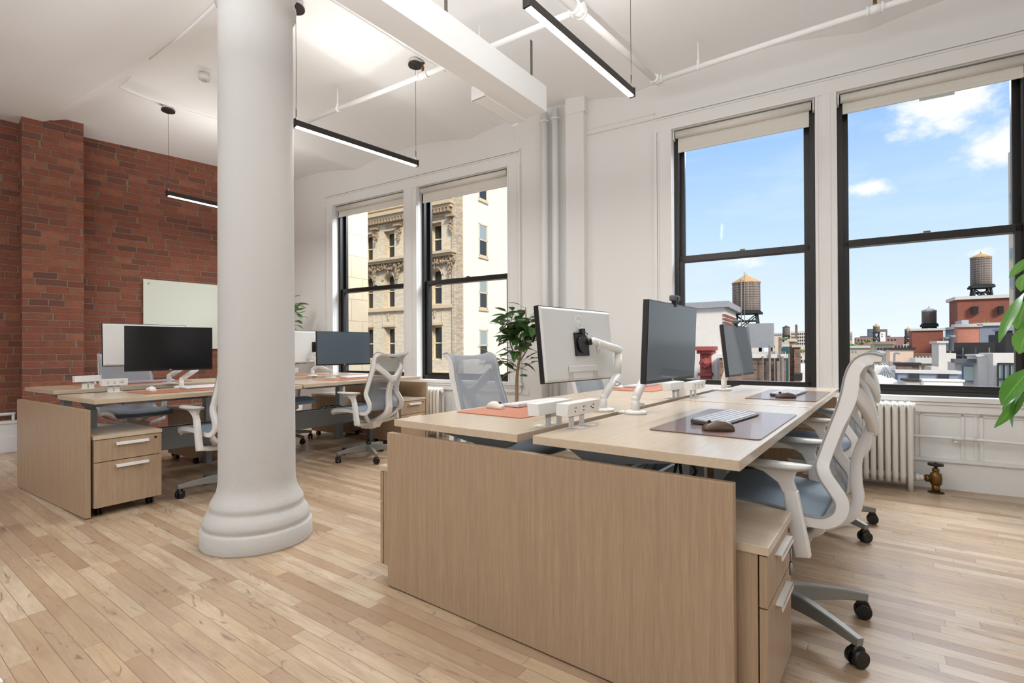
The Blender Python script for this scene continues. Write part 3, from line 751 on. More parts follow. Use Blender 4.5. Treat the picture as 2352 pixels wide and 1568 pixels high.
# --- office chair; local +y is the way the sitter faces
def chair_obj():
    r = thing('office_chair', 'x', 'office chair', 'G')
    E = crom([(0, y, z) for y, z in [(-.335, 1.034), (-.30, 1.043), (-.266, 1.030), (-.244, 1.0), (-.231, .96), (-.222, .91), (-.209, .86), (-.185, .786), (-.158, .70), (-.15, .66), (-.160, .62), (-.188, .576),
        (-.205, .545), (-.198, .512), (-.168, .492), (-.118, .492), (-.03, .505), (.05, .512), (.13, .512), (.20, .503), (.245, .483), (.262, .455)]], 4)
    n = len(E)
    def hw(i):
        z = E[i].z; y = E[i].y; s = i / (n - 1)
        pts = [(0, .188), (.12, .200), (.3, .206), (.45, .222), (.55, .232), (.62, .235), (.8, .245), (.95, .24), (1, .225)]
        for a, b in zip(pts, pts[1:]):
            if a[0] <= s <= b[0]: return a[1] + (b[1] - a[1]) * (s - a[0]) / (b[0] - a[0])
    def nrm(i):   # pointing away from the sitter
        t_ = (E[min(i + 1, n - 1)] - E[max(i - 1, 0)]).normalized(); return Vector((0, -t_.z * -1, t_.y * -1)) if False else Vector((0, t_.z, -t_.y))
    lum = next(i for i in range(n) if E[i].z < .50 and E[i].y > -.17)
    def sheet(i0, i1, sag):
        rows = []
        for i in range(i0, i1 + 1):
            row = []; W_ = hw(i) + .013; nv = nrm(i); tp = max(0, 1 - i / 8) * .012
            for j in range(17):
                x = -1 + j / 8; row.append(E[i] + Vector((x * W_, 0, 0)) + nv * (sag * (1 - x * x) ** 1.0) - Vector((0, 0, tp * (1 - x * x) * .6)))
            rows.append(row)
        return rows
    m = MB(); m.grid(sheet(0, lum, .016)); m.build('backrest', MESHB, r, solid=.002)
    m = MB(); m.grid(sheet(lum, n - 1, .012)); m.build('seat', MESHS, r, solid=.004)
    # edge flanges and the flat plate behind the mesh, arched under the top rail
    def xin(i):
        a0, a1 = 9, 19; w_ = hw(i) - .026
        if i <= a0: return 0
        if i >= a1: return w_
        q = (i - a0) / (a1 - a0); return w_ * (q * (2 - q)) ** .5 if q < 1 else w_
    m = MB(); tr = MB()
    for s in (-1, 1):
        path, wd = [], []
        for i in range(n):
            dep, wid = (.038, .016) if i <= lum else (.036, .022)
            if i < 4: dep = .018 + .0035 * i
            if 14 < i < 27: dep = .038 + .008 * math.sin(PI * (i - 14) / 13)
            path.append(E[i] + Vector((s * (hw(i) + .013 - wid / 2), 0, 0)) + nrm(i) * (dep / 2 + .002)); wd.append((wid, dep))
        m.sweep(path, wd, (1, 0, 0), .14, False)
        top, bot = [], []
        for i in range(0, lum + 1):
            x0, x1 = xin(i), hw(i) + .004; tr_, br_ = [], []
            for j in range(9):
                x = x0 + (x1 - x0) * j / 8; base = E[i] + Vector((s * x, 0, 0)) - Vector((0, 0, max(0, 1 - i / 8) * .0072 * (1 - (x / hw(i)) ** 2)))
                sg = .016 * (1 - (x / hw(i)) ** 2); tr_.append(base + nrm(i) * (.004 + sg)); br_.append(base + nrm(i) * (.015 + sg))
            top.append(tr_); bot.append(br_)
        VT = [[m.bm.verts.new(p) for p in r_] for r_ in top]; VB = [[m.bm.verts.new(p) for p in r_] for r_ in bot]
        N_ = len(VT)
        for i in range(N_ - 1):
            for j in range(8):
                for V in (VT, VB): f = m.bm.faces.new([V[i][j], V[i][j + 1], V[i + 1][j + 1], V[i + 1][j]]); f.smooth = True
            for j in (0, 8): m.bm.faces.new([VT[i][j], VT[i + 1][j], VB[i + 1][j], VB[i][j]])
        for i in (0, N_ - 1):
            for j in range(8): m.bm.faces.new([VT[i][j], VT[i][j + 1], VB[i][j + 1], VB[i][j]])
        tr.tube([E[i] + Vector((s * (hw(i) + .013), 0, 0)) + nrm(i) * .001 for i in range(0, n)], .0034, 6)
    def cross(i, wid, dep):
        pts = [E[i] + Vector((x * hw(i), 0, 0)) + nrm(i) * (dep / 2 + .002 + .012 * (1 - x * x)) for x in [-1 + k / 8 for k in range(17)]]
        t_ = (E[min(i + 1, n - 1)] - E[max(i - 1, 0)]).normalized(); m.sweep(pts, [(wid, dep)] * 17, t_, .3)
    cross(n - 3, .035, .022)
    m.build('frame', PLW, r); tr.build('edge_piping', plain('grey_edge_piping', srgb(150, 148, 146), .6), r)
    # Y shaped spine
    m = MB()
    for s in (-1, 1):
        p = crom([(s * .188, -.252, .925), (s * .176, -.264, .905), (s * .150, -.276, .882), (s * .10, -.290, .845), (s * .050, -.300, .805), (0, -.303, .765)], 6)
        nbk = Vector((0, 1, .15)); wl_ = []
        for i in range(len(p)):
            tg = (p[min(i + 1, len(p) - 1)] - p[max(i - 1, 0)]).normalized(); wl_.append(tg.cross(nbk))
        m.sweep(p, [(.014 * (1 - i / len(p)) ** 2 + .050, .016 + .014 * i / len(p)) for i in range(len(p))], wl_, .3)
    p = crom([(0, -.303, .815), (0, -.290, .76), (0, -.266, .70), (0, -.253, .64), (0, -.252, .57), (0, -.256, .51), (0, -.235, .455), (0, -.17, .41), (0, -.09, .372), (0, -.02, .36)], 6)
    nn = len(p); m.sweep(p, [(.078 - .022 * math.sin(PI * min(1, i / nn * 1.6)), .030 + .014 * i / nn) for i in range(nn)], (1, 0, 0), .22)
    m.build('spine', PLW, r)
    # seat carrier and tilt mechanism
    m = MB()
    for s in (-1, 1):
        p = crom([(s * .275, -.112, .385), (s * .262, -.09, .372), (s * .16, -.05, .352), (s * .05, -.02, .345)], 6); m.sweep(p, [(.05, .034)] * len(p), (0, 1, 0), .4)
        p = crom([(s * .235, -.17, .478), (s * .20, -.15, .43), (s * .12, -.10, .385), (s * .05, -.05, .36)], 5); m.sweep(p, [(.034, .026)] * len(p), (0, 1, 0), .4)
    m.hexa([(-.05, -.10, .305), (.05, -.10, .305), (.05, .10, .305), (-.05, .10, .305), (-.075, -.13, .375), (.075, -.13, .375), (.075, .14, .385), (-.075, .14, .385)])
    m.box((-.04, -.06, .292), (.04, .06, .308)); m.build('tilt_mechanism', PLW, r, bevel=.006)
    m = MB(); m.tube([(.07, .06, .35), (.20, .07, .36)], .006, 8); m.box((.18, .055, .355), (.235, .085, .362)); m.build('lever', PLG, r)
    # arms
    for s in (-1, 1):
        X = s * .285
        m = MB(); c = (-.115, .385); m.sweep([(X, -.118, .360), (X, -.112, .40), (X, -.098, .48), (X, -.083, .575)], [(.034, .050), (.034, .052), (.034, .050), (.033, .046)], (1, 0, 0), .3)
        m.prism([(X - .013, y, z) for y, z in [(-.108, .56), (-.064, .56), (-.046, .60), (.0, .632), (.075, .652), (.075, .662), (-.125, .662), (-.125, .654), (-.100, .640), (-.092, .61)]], (.026, 0, 0))
        a = m.build('armrest', PLW, r, bevel=.003)
        m = MB(); rows = []
        for k in range(13):
            q = k / 12; y = -.148 + .27 * (.5 - .5 * math.cos(PI * q)); e_ = (2 * (y + .148) / .27 - 1); wv = .043 * (max(0, 1 - abs(e_) ** 3.2)) ** .5 + .0015; zt = .670
            th = .004 + .024 * (max(0, 1 - abs(e_) ** 4)) ** .5
            rows.append([(X + wv * math.cos(2 * PI * j / 14) , y, zt - th / 2 + th / 2 * math.sin(2 * PI * j / 14)) for j in range(14)])
        V = [[m.bm.verts.new(Vector(p_)) for p_ in rw] for rw in rows]; m._skin(V, True, True); m.build('arm_pad', PLG, a)
    # base
    m = MB(); m.tube([(0, 0, .13), (0, 0, .30)], .014, 16); m.tube([(0, 0, .12), (0, 0, .165)], .024, 16); m.build('gas_lift', BLK, r)
    m = MB(); m.lathe([(.030, .075), (.036, .085), (.036, .118), (.028, .128), (.001, .129)], seg=20)
    R = .322
    ang = [PI * 1.5 + math.radians(36) + math.radians(72) * k for k in range(5)]
    for a in ang:
        d = Vector((math.cos(a), math.sin(a), 0)); sd = Vector((-d.y, d.x, 0))
        m.sweep([d * .015 + Vector((0, 0, .100)), d * .12 + Vector((0, 0, .103)), d * .24 + Vector((0, 0, .096)), d * (R + .012) + Vector((0, 0, .084))], [(.040, .066), (.035, .056), (.030, .040), (.027, .028)], sd, .25, False)
        m.sweep([d * R + Vector((0, 0, .092)), d * R + Vector((0, 0, .058))], [(.026, .022), (.018, .018)], sd, .3, False)
    m.build('star_base', CHB, r)
    for k, a in enumerate(ang):
        d = Vector((math.cos(a), math.sin(a), 0)); al = a + 1.1 + k * .5; e = Vector((math.cos(al), math.sin(al), 0)); f = Vector((-e.y, e.x, 0)); c = d * R
        m = MB()
        for s in (-1, 1): m.tube([c + e * (s * .006) + Vector((0, 0, .030)), c + e * (s * .010) + Vector((0, 0, .030)), c + e * (s * .024) + Vector((0, 0, .030))], [.030, .030, .027], 22)
        m.tube([c + Vector((0, 0, .03)), c + Vector((0, 0, .064))], .008, 10); m.tube([c - e * .012 + Vector((0, 0, .05)), c + e * .012 + Vector((0, 0, .05))], .022, 12); m.build('caster', BLK, r)
    return r
chair = chair_obj(); CHM = childmap(); gC = 'white office chairs with grey mesh'
def place_chair(label, fr, u, w_, rot, first=[True]):
    if first[0]:
        first[0] = False; chair.matrix_world = FM(fr) @ Matrix.Translation((u, w_, 0)) @ Matrix.Rotation(rot, 4, 'Z'); chair['label'] = label; chair['group'] = gC; return chair
    return dup(chair, label, fr, (u, w_, 0), rot, gC, CHM)
H90 = PI / 2
place_chair('white mesh office chair nearest the viewer, at the desk with keyboard on brown mat', 'A', 1.44, .77, H90)
place_chair('white mesh office chair at the far right desk, behind the nearest chair', 'A', 1.42, 2.12, H90 - .06)
place_chair('office chair facing us over the tan mat, in front of the ficus', 'A', -.03, .93, -H90 + .02)
place_chair('office chair half hidden behind the silver back of the standing screen', 'A', -.04, 2.32, -H90)
place_chair('white mesh office chair half hidden by the round column', 'B', 1.50, .86, H90 + .05)
place_chair('white mesh office chair standing alone in the middle, back towards us', 'B', 1.50, 2.23, H90 + .12)
place_chair('office chair against the brick wall, behind the black screen', 'B', -.31, .92, -H90)
place_chair('office chair on the brick wall side, its seat showing right of the column', 'B', .0, 2.28, -H90 + .1)
# ================================================================== ON THE DESKS
TXT = {}
def text_obj(name, body, size, mat, parent, M, ext=.0004):
    if (body, size) in TXT:
        o = bpy.data.objects.new(name, TXT[(body, size)]); COL.objects.link(o); o.parent = parent; o.matrix_local = M; return o
    c = bpy.data.curves.new(name, 'FONT'); c.body = body; c.size = size; c.extrude = ext; c.align_x = 'CENTER'; c.align_y = 'CENTER'
    tmp = bpy.data.objects.new('tmp', c); COL.objects.link(tmp); me = bpy.data.meshes.new_from_object(tmp.evaluated_get(bpy.context.evaluated_depsgraph_get())); bpy.data.objects.remove(tmp)
    me.materials.clear(); me.materials.append(mat); TXT[(body, size)] = me
    o = bpy.data.objects.new(name, me); COL.objects.link(o); o.parent = parent; o.matrix_local = M; return o
# monitor: local +y is the screen side
def monitor(label, fr, P, Q, zc, face, front=SCREEN, tilt=0, cam_=None, group='flat screens'):
    P, Q = Vector(P + (0,)), Vector(Q + (0,)); c = (P + Q) / 2; d = Q - P; ang = math.atan2(d.y, d.x) + (0 if face > 0 else PI)
    # face>0: screen side is to the left of P->Q
    r = thing('monitor', label, 'monitor', fr, (c.x, c.y, 0), ang, group)
    r.matrix_world = r.matrix_world @ Matrix.Translation((0, 0, zc)) @ Matrix.Rotation(math.radians(tilt), 4, 'X') @ Matrix.Translation((0, 0, -zc))
    W2, H2 = .306, .180
    m = MB(); m.box((-W2, -.025, zc - H2), (W2, .0, zc + H2), bev=.0015); m.build('bezel', BLK, r)
    m = MB(); m.box((-W2 + .004, -.001, zc - H2 + .014), (W2 - .004, .0012, zc + H2 - .004)); m.build('screen', front, r)
    m = MB(); m.hexa([(-W2 + .003, -.0245, zc - H2 + .003), (W2 - .003, -.0245, zc - H2 + .003), (W2 - .003, -.0245, zc + H2 - .003), (-W2 + .003, -.0245, zc + H2 - .003),
                      (-W2 + .014, -.034, zc - H2 + .014), (W2 - .014, -.034, zc - H2 + .014), (W2 - .014, -.034, zc + H2 - .014), (-W2 + .014, -.034, zc + H2 - .014)])
    m.box((-.125, -.039, zc - .135), (.125, -.033, zc - .105)); m.build('back_shell', MONB, r, bevel=.002)
    m = MB(); m.box((-.125, -.037, zc - H2 + .006), (-.09, -.033, zc - .105)); m.box((.09, -.037, zc - H2 + .006), (.125, -.033, zc - .105)); m.build('port_recess', PLG, r)
    m = MB(); m.box((-.058, -.042, zc - .058), (.058, -.034, zc + .058), bev=.002)
    m.tube([(0, -.040, zc), (0, -.052, zc)], .042, 24); m.box((-.014, -.058, zc + .05), (.014, -.040, zc + .076)); m.build('mount_plate', BLK, r)
    RX = Matrix.Rotation(PI / 2, 4, 'X')
    lw = plain('logo_white', srgb(255, 255, 255), .3)
    text_obj('logo', 'DELL', .024, lw, r, Matrix.Translation((.0, -.0349, zc + .112)) @ RX)
    m = MB(); n = 40; ro, ri = .034, .0308
    A = [m.bm.verts.new((ro * math.cos(2 * PI * i / n), -.0352, zc + .112 + ro * math.sin(2 * PI * i / n))) for i in range(n)]
    B = [m.bm.verts.new((ri * math.cos(2 * PI * i / n), -.0352, zc + .112 + ri * math.sin(2 * PI * i / n))) for i in range(n)]
    for i in range(n): m.bm.faces.new([A[i], A[(i + 1) % n], B[(i + 1) % n], B[i]])
    m.build('logo_ring', lw, r, solid=.0006)
    text_obj('logo', 'DELL', .009, lw, r, Matrix.Translation((0, .0016, zc - H2 + .0075)) @ Matrix.Rotation(PI, 4, 'Z') @ RX)
    if cam_ is not None:
        w_ = thing('webcam', cam_, 'webcam', fr, (0, 0, 0), 0, 'webcams'); w_.matrix_world = r.matrix_world.copy()
        g_ = plain('graphite_webcam', srgb(84, 92, 100), .4)
        m = MB(); m.box((-.036, -.018, zc + H2 + .012), (.036, .012, zc + H2 + .040), bev=.008); m.build('housing', g_, w_)
        m = MB(); m.tube([(0, .012, zc + H2 + .026), (0, .0145, zc + H2 + .026)], .009, 20); m.build('lens', BLK, w_)
        m = MB(); m.box((-.011, -.014, zc + H2 + .0005), (.011, .006, zc + H2 + .014)); m.box((-.011, .0015, zc + H2 - .014), (.011, .005, zc + H2 + .006)); m.build('clip', BLK2, w_)
    return r
def arm(label, fr, base, h, path, rings=(), mount=None, yoke=True):
    # base: (u,w) on the desk at height h; path: points of lower and upper arm in frame coordinates
    r = thing('monitor_mount', label, 'monitor mount', fr, (base[0], base[1], h), 0, 'white monitor mounts')
    o = Vector((base[0], base[1], h)); P = [Vector(p) - o for p in path]
    m = MB(); m.lathe([(.052, .0005), (.054, .006), (.052, .013), (.040, .017), (.001, .018)], seg=32); m.box((-.075 if mount != 1 else .0, -.03, .001), (0 if mount != 1 else .075, .03, .009)); m.build('base', PLW2, r)
    m = MB(); m.tube([(0, 0, .012), (0, 0, .075)] , .019, 18); m.tube([(0, 0, .070), P[0]], .0205, 18); m.ball((0, 0, .07), .0205, 14); m.ball(P[0], .0205, 14); m.tube([P[0], P[1]], .0195, 18); m.build('lower_arm', PLW2, r)
    m = MB(); m.tube([P[1] + Vector((0, 0, -.004)), P[1] + Vector((0, 0, .028))], .013, 14); m.tube([P[1] + Vector((0, 0, .02)), P[2]], [.022, .018], 18); m.ball(P[1] + Vector((0, 0, .02)), .022, 14); m.ball(P[2], .019, 14); m.build('upper_arm', PLW2, r)
    d = (P[3] - P[2]); 
    m = MB(); m.tube([P[2] + d * .15, P[2] + d * .55], .018, 16); m.build('joint', BLK, r)
    sd = Vector((0, 0, 1)); q = []
    dn = d.normalized()
    for i in range(9):
        a = -PI / 2 + PI * i / 8; q.append(P[3] - dn * .006 + sd * (.048 * math.sin(a)) - dn * (.034 * math.cos(a)))
    m = MB(); m.tube(q, .006, 10); m.build('tilt_yoke', plain('warm_grey_yoke', srgb(190, 178, 165), .4), r)
    if len(rings):
        for c, ax in rings:
            m = MB(); c = Vector(c) - o; ax = Vector(ax).normalized(); s1 = ax.orthogonal().normalized(); s2 = ax.cross(s1)
            m.tube([c + s1 * .028 * math.cos(2 * PI * i / 20) + s2 * .028 * math.sin(2 * PI * i / 20) for i in range(21)], .004, 8, False)
            m.build('cable_ring', plain('translucent_grey_ring', srgb(200, 202, 204), .3), r)
    return r
# right bench
monitor('silver backed standing screen turned away from us, round logo on its back', 'A', (.520, .485), (.565, 1.004), 1.080, 1, tilt=-6)
arm('white monitor mount holding the silver backed screen', 'A', (.650, .835), .750, [(.655, .985, .925), (.655, 1.0, 1.035), (.615, .80, 1.10), (.56, .765, 1.09)], [((.653, .95, .885), (0, .7, 1)), ((.625, .83, 1.07), (1, 1, 0))])
monitor('large blue grey screen with a webcam on top at the near right desk', 'A', (.982, .583), (.993, 1.190), 1.089, -1, SCREENG, tilt=-2.5, cam_='grey webcam clipped on the large blue grey screen')
arm('white monitor mount behind the large blue grey screen, round foot on the desk', 'A', (.838, .790), .755, [(.84, .90, .92), (.845, .93, 1.02), (.90, .90, 1.09), (.945, .888, 1.089)], [((.842, .81, .80), (0, .3, 1))])
monitor('smaller looking grey screen standing in front of the window with the water tower', 'A', (.905, 2.14), (.935, 2.75), 1.045, -1, SCREENG, tilt=6, cam_='small black webcam on the screen in front of the window')
arm('white monitor mount of the screen in front of the window', 'A', (.825, 2.392), .757, [(.84, 2.45, .92), (.84, 2.47, 1.0), (.86, 2.46, 1.05), (.90, 2.447, 1.045)])
# left bench
monitor('black wide screen in front of the brick wall, facing us', 'B', (.725, .471), (.860, 1.045), 1.082, -1)
arm('white monitor mount under the black wide screen, the one nearer to us', 'B', (.745, .86), .751, [(.70, 1.0, .90), (.68, 1.02, 1.0), (.72, .85, 1.08), (.755, .775, 1.082)])
monitor('pale backed screen half covered by the black wide screen', 'B', (.275, .46), (.370, 1.062), 1.115, 1, tilt=-5)
arm('white monitor mount clamped to the higher desk behind the black screen', 'B', (.525, .86), .775, [(.50, .99, .92), (.49, 1.0, 1.02), (.43, .85, 1.11), (.38, .76, 1.115)], mount=0)
monitor('dark screen in front of the left window, beside the chair standing alone', 'B', (.865, 2.157), (.985, 2.66), 1.082, -1, SCREENG, tilt=2)
arm('white monitor mount with a clamp left of the dark screen by the window', 'B', (.765, 2.36), .758, [(.70, 2.22, .90), (.69, 2.21, 1.0), (.80, 2.35, 1.08), (.87, 2.41, 1.082)])
monitor('screen seen only as a bright edge above the dark screen by the window', 'B', (.34, 2.16), (.42, 2.72), 1.10, 1)
arm('white monitor mount behind the dark screen by the window', 'B', (.52, 2.30), .775, [(.51, 2.42, .92), (.50, 2.43, 1.02), (.47, 2.42, 1.09), (.425, 2.435, 1.10)])

# desk mats
def mat_(label, fr, u0, u1, w0, w1, h, mt):
    m = MB(); rr = .018; pts = []
    for cx, cy, a0 in ((u1 - rr, w0 + rr, -PI / 2), (u1 - rr, w1 - rr, 0), (u0 + rr, w1 - rr, PI / 2), (u0 + rr, w0 + rr, PI)):
        for k in range(5): a = a0 + PI / 2 * k / 4; pts.append((cx + rr * math.cos(a), cy + rr * math.sin(a), 0))
    m.prism(pts, (0, 0, .0035)); o = m.build('desk_mat', mt, None, FM(fr) @ Matrix.Translation((0, 0, h + .0005)))
    tag(o, label, 'desk mat', 'leather desk mats')
mat_('brown leather desk mat nearest us, dark mouse on it', 'A', 1.072, 1.453, .360, 1.160, .755, BRN)
mat_('brown leather desk mat on the desk by the window', 'A', 1.085, 1.455, 1.825, 2.625, .757, BRN)
mat_('tan leather desk mat with white keyboard, left side of the right bench', 'A', .082, .488, .360, 1.155, .750, ORNG)
mat_('tan leather desk mat at the window end of the right bench', 'A', .045, .43, 2.03, 2.80, .750, ORNG)
mat_('tan leather desk mat under the white mouse, in front of the black screen', 'B', .872, 1.245, .415, 1.210, .751, ORNG)
mat_('tan leather desk mat by the brick wall behind the power box', 'B', -.10, .28, .35, 1.17, .775, ORNG)
mat_('tan leather desk mat in front of the dark screen by the window', 'B', .865, 1.21, 2.04, 2.83, .758, ORNG)
mat_('tan leather desk mat on the brick wall side, right of the column', 'B', -.08, .30, 1.90, 2.70, .775, ORNG)

# keyboards: local x = width, y = towards the screen
def keyboard(label, fr, loc, rot, case, keys, dark):
    r = thing('keyboard', label, 'keyboard', fr, loc, rot, 'keyboards')
    m = MB(); m.hexa([(-.215, -.064, .001), (.215, -.064, .001), (.215, .064, .001), (-.215, .064, .001), (-.215, -.064, .009), (.215, -.064, .009), (.215, .064, .019), (-.215, .064, .019)]); m.build('case', case, r, bevel=.003)
    m = MB(); sl = .010 / .128
    for rw in range(6):
        y0 = -.058 + rw * .0195; x = -.209
        while x < .206:
            wk = .0172
            if rw == 0 and -.14 < x < -.02: wk = .105
            if rw in (1, 2) and x < -.2: wk = .0262
            if .083 < x < .088 or (.148 < x < .150): x += .004
            x1 = min(x + wk, .209)
            z0 = .009 + (y0 + .064) * sl; z1 = .009 + (y0 + .0172 + .064) * sl
            m.hexa([(x, y0, z0), (x1, y0, z0), (x1, y0 + .0172, z1), (x, y0 + .0172, z1), (x + .001, y0 + .001, z0 + .0035), (x1 - .001, y0 + .001, z0 + .0035), (x1 - .001, y0 + .016, z1 + .0035), (x + .001, y0 + .016, z1 + .0035)])
            x = x1 + .0022
    m.build('keys', keys, r)
    m = MB(); m.tube([(-.205, .057, .014), (.205, .057, .014)], .0075, 12); m.build('rear_bar', dark, r)
    return r
keyboard('grey keyboard on the nearest brown mat', 'A', (1.243, .790, .7595), H90 - .10, KBD, KEYG, KBD)
keyboard('grey keyboard on the brown mat by the window', 'A', (1.262, 2.235, .7615), H90 - .05, KBD, KEYG, KBD)
keyboard('white keyboard on the tan mat of the right bench, beside the pinkish mouse', 'A', (.200, .880, .7545), -H90 - .08, KBW, KEYW, KBW)
keyboard('white keyboard by the far tan mat of the right bench', 'A', (.15, 2.52, .7545), -H90, KBW, KEYW, KBW)
keyboard('silver white keyboard below the black wide screen', 'B', (.965, .985, .7555), H90, KBW, KEYW, KBW)
keyboard('white keyboard on the higher desk behind the power box', 'B', (.14, .83, .7795), -H90, KBW, KEYW, KBW)
keyboard('white keyboard in front of the dark screen by the window', 'B', (.93, 2.60, .7625), H90, KBW, KEYW, KBW)
keyboard('white keyboard on the brick wall side, just right of the column', 'B', (.12, 2.12, .7795), -H90, KBW, KEYW, KBW)
def mouse(label, fr, loc, rot, mt, dark=None):
    r = thing('computer_mouse', label, 'mouse', fr, loc, rot, 'computer mice'); m = MB(); rows = []
    for i in range(15):
        q = i / 14; y = -.054 + .108 * q
        wv = .032 * (math.sin(PI * (.06 + .88 * q)) ** .45); h = .037 * math.sin(PI * (.10 + .80 * (q ** .8))) ** .7
        rows.append([(wv * math.cos(PI * j / 12) * (1 - .12 * math.sin(PI * q)), y, max(.0, h * math.sin(PI * j / 12) ** .75)) for j in range(13)])
    V = [[m.bm.verts.new(Vector(p)) for p in rw] for rw in rows]; m._skin(V, True, True, True); m.build('shell', mt, r)
    m = MB(); m.tube([(-.003, .030, .030), (.003, .030, .030)], .007, 14); m.build('wheel', BLK2, r)
    return r
mouse('dark brown mouse beside the grey keyboard on the nearest mat', 'A', (1.292, .475, .7595), H90 + .5, MBRN)
mouse('dark brown mouse on the brown mat by the window', 'A', (1.285, 1.955, .7615), H90 + .4, MBRN)
mouse('pinkish white mouse on the tan mat of the right bench', 'A', (.165, .575, .7545), -H90 - .1, MPNK)
mouse('white mouse on the far tan mat of the right bench', 'A', (.075, 2.205, .7545), -H90, PLW)
mouse('white mouse on the tan mat below the black wide screen', 'B', (.965, .545, .7555), H90, PLW)
mouse('white mouse beside the power box by the brick wall', 'B', (.02, .47, .7795), -H90, PLW)

# desk clamp power boxes
HOLE = plain('socket_slot', srgb(40, 32, 30), .6)
def power(label, fr, u, w0, face, h, L=.255, sk=True):
    # runs along +w from w0; outlet side faces +u (face=1) or -u
    r = thing('desk_power_box', label, 'power outlet box', fr, (u, w0, h), 0, 'clamp-on power boxes')
    s = face
    m = MB(); z0, z1 = .050, .100
    m.prism([(s * .022, 0, z0), (s * -.028, 0, z0 + .004), (s * -.024, 0, z1), (s * .030, 0, z1)], (0, L, 0)); m.build('housing', PLW, r, bevel=.0015)
    m = MB(); x = s * -.012
    for y in (L * .28, L * .72 - .03):
        m.box((x - .002, y, -.012), (x + .002, y + .035, z0 + .006)); m.box((min(x, x + s * .06), y - .004, .0005), (max(x, x + s * .06), y + .039, .004))
    m.box((x - .002, L * .28, z0 - .012), (x + .002, L * .72 + .005, z0 + .006)); m.build('bracket', PLW, r)
    m = MB()
    def fx(z): return s * (.022 + .008 * (z - z0) / (z1 - z0)) + s * .0004
    for y in (L * .22, L * .48):
        for dy, dz, a, b in ((-.006, .006, .0014, .008), (.006, .006, .0014, .0065), (0, -.008, .003, .005)):
            zc = (z0 + z1) / 2 + dz; m.box((fx(zc) - .001, y + dy - a, zc - b / 2), (fx(zc) + .0005, y + dy + a, zc + b / 2))
    for dy, dz, a, b in ((-.012, 0, .0035, .006), (.004, .008, .006, .0035), (.004, -.006, .006, .0035)):
        zc = (z0 + z1) / 2 + dz; m.box((fx(zc) - .001, L * .76 + dy - a, zc - b / 2), (fx(zc) + .0005, L * .76 + dy + a, zc + b / 2))
    m.build('sockets', HOLE, r)
    return r
power('white power box with outlets towards us, near end of the right bench', 'A', .815, .165, 1, .755)
power('white power box turned away from us at the near end of the right bench', 'A', .700, .14, -1, .750)
power('white power box at the middle of the right bench, outlets towards the chairs', 'A', .815, 1.63, 1, .757)
power('white power box in the middle of the right bench, turned away from us', 'A', .700, 1.58, -1, .750)
power('cream power box with outlets in front, at the near end of the left bench', 'B', .745, .30, 1, .751, .165)
power('taller looking power box turned towards the brick wall on the left bench', 'B', .53, .20, -1, .775, .165)
power('small white power box at the right edge of the column', 'B', .53, 1.90, 1, .775, .2)

# ================================================================== PLANTS
def leaf_mat(name, c1, c2, back, rough=.32):
    m, t = newmat(name); co = t.coord('UV'); ob = t.coord('Object')
    sp = t.n('ShaderNodeSeparateXYZ'); t.set(sp.inputs[0], co)
    mid = t.maprange(t.math('ABSOLUTE', t.math('SUBTRACT', sp.outputs[0], .5)), .0, .035, 1, 0)
    ve = t.math('SINE', t.math('MULTIPLY', t.math('ADD', sp.outputs[1], t.math('MULTIPLY', t.math('ABSOLUTE', t.math('SUBTRACT', sp.outputs[0], .5)), -.55)), 55))
    ve = t.maprange(ve, .90, 1, 0, .22)
    c = t.mix(t.noise(ob, 7, 3), c1, c2); c = t.mix(t.math('MAXIMUM', mid, ve), c, back)
    p = t.principled(Base_Color=c, Roughness=rough)
    tr = t.n('ShaderNodeBsdfTranslucent'); t.set(tr.inputs[0], t.mix(.5, c, back))
    mx = t.n('ShaderNodeMixShader'); mx.inputs[0].default_value = .3; t.nt.links.new(p.outputs[0], mx.inputs[1]); t.nt.links.new(tr.outputs[0], mx.inputs[2])
    t.out(mx.outputs[0]); return m
FICM = leaf_mat('ficus_leaf', srgb(34, 66, 36), srgb(58, 96, 46), srgb(112, 140, 76))
BIGM = leaf_mat('big_bright_leaf', srgb(58, 118, 40), srgb(96, 150, 54), srgb(140, 180, 90), .25)
def add_leaf(bm, uvl, base, d, up, L, W_, curl=.25, fold=.25, wave=0, shape=.75):
    d = Vector(d).normalized(); up = Vector(up); up = (up - d * up.dot(d)).normalized(); sd = d.cross(up)
    n = 8; P = []
    for i in range(n + 1):
        q = i / n; wv = W_ / 2 * (math.sin(PI * q ** shape) ** .8 if 0 < q < 1 else 0) + (.0008 if q in (0, 1) else 0)
        cen = Vector(base) + d * (L * q * (1 - .12 * curl * q)) - up * (L * curl * q * q)
        row = []
        for j in range(5):
            x = -1 + j / 2; row.append(cen + sd * (wv * x) + up * (wv * abs(x) * fold + wave * W_ * math.sin(q * 11 + j) * abs(x)))
        P.append(row)
    V = [[bm.verts.new(p) for p in r_] for r_ in P]
    for i in range(n):
        for j in range(4):
            f = bm.faces.new([V[i][j], V[i][j + 1], V[i + 1][j + 1], V[i + 1][j]]); f.smooth = True
            for lp, (a, b) in zip(f.loops, ((j, i), (j + 1, i), (j + 1, i + 1), (j, i + 1))): lp[uvl].uv = (a / 4, b / n)
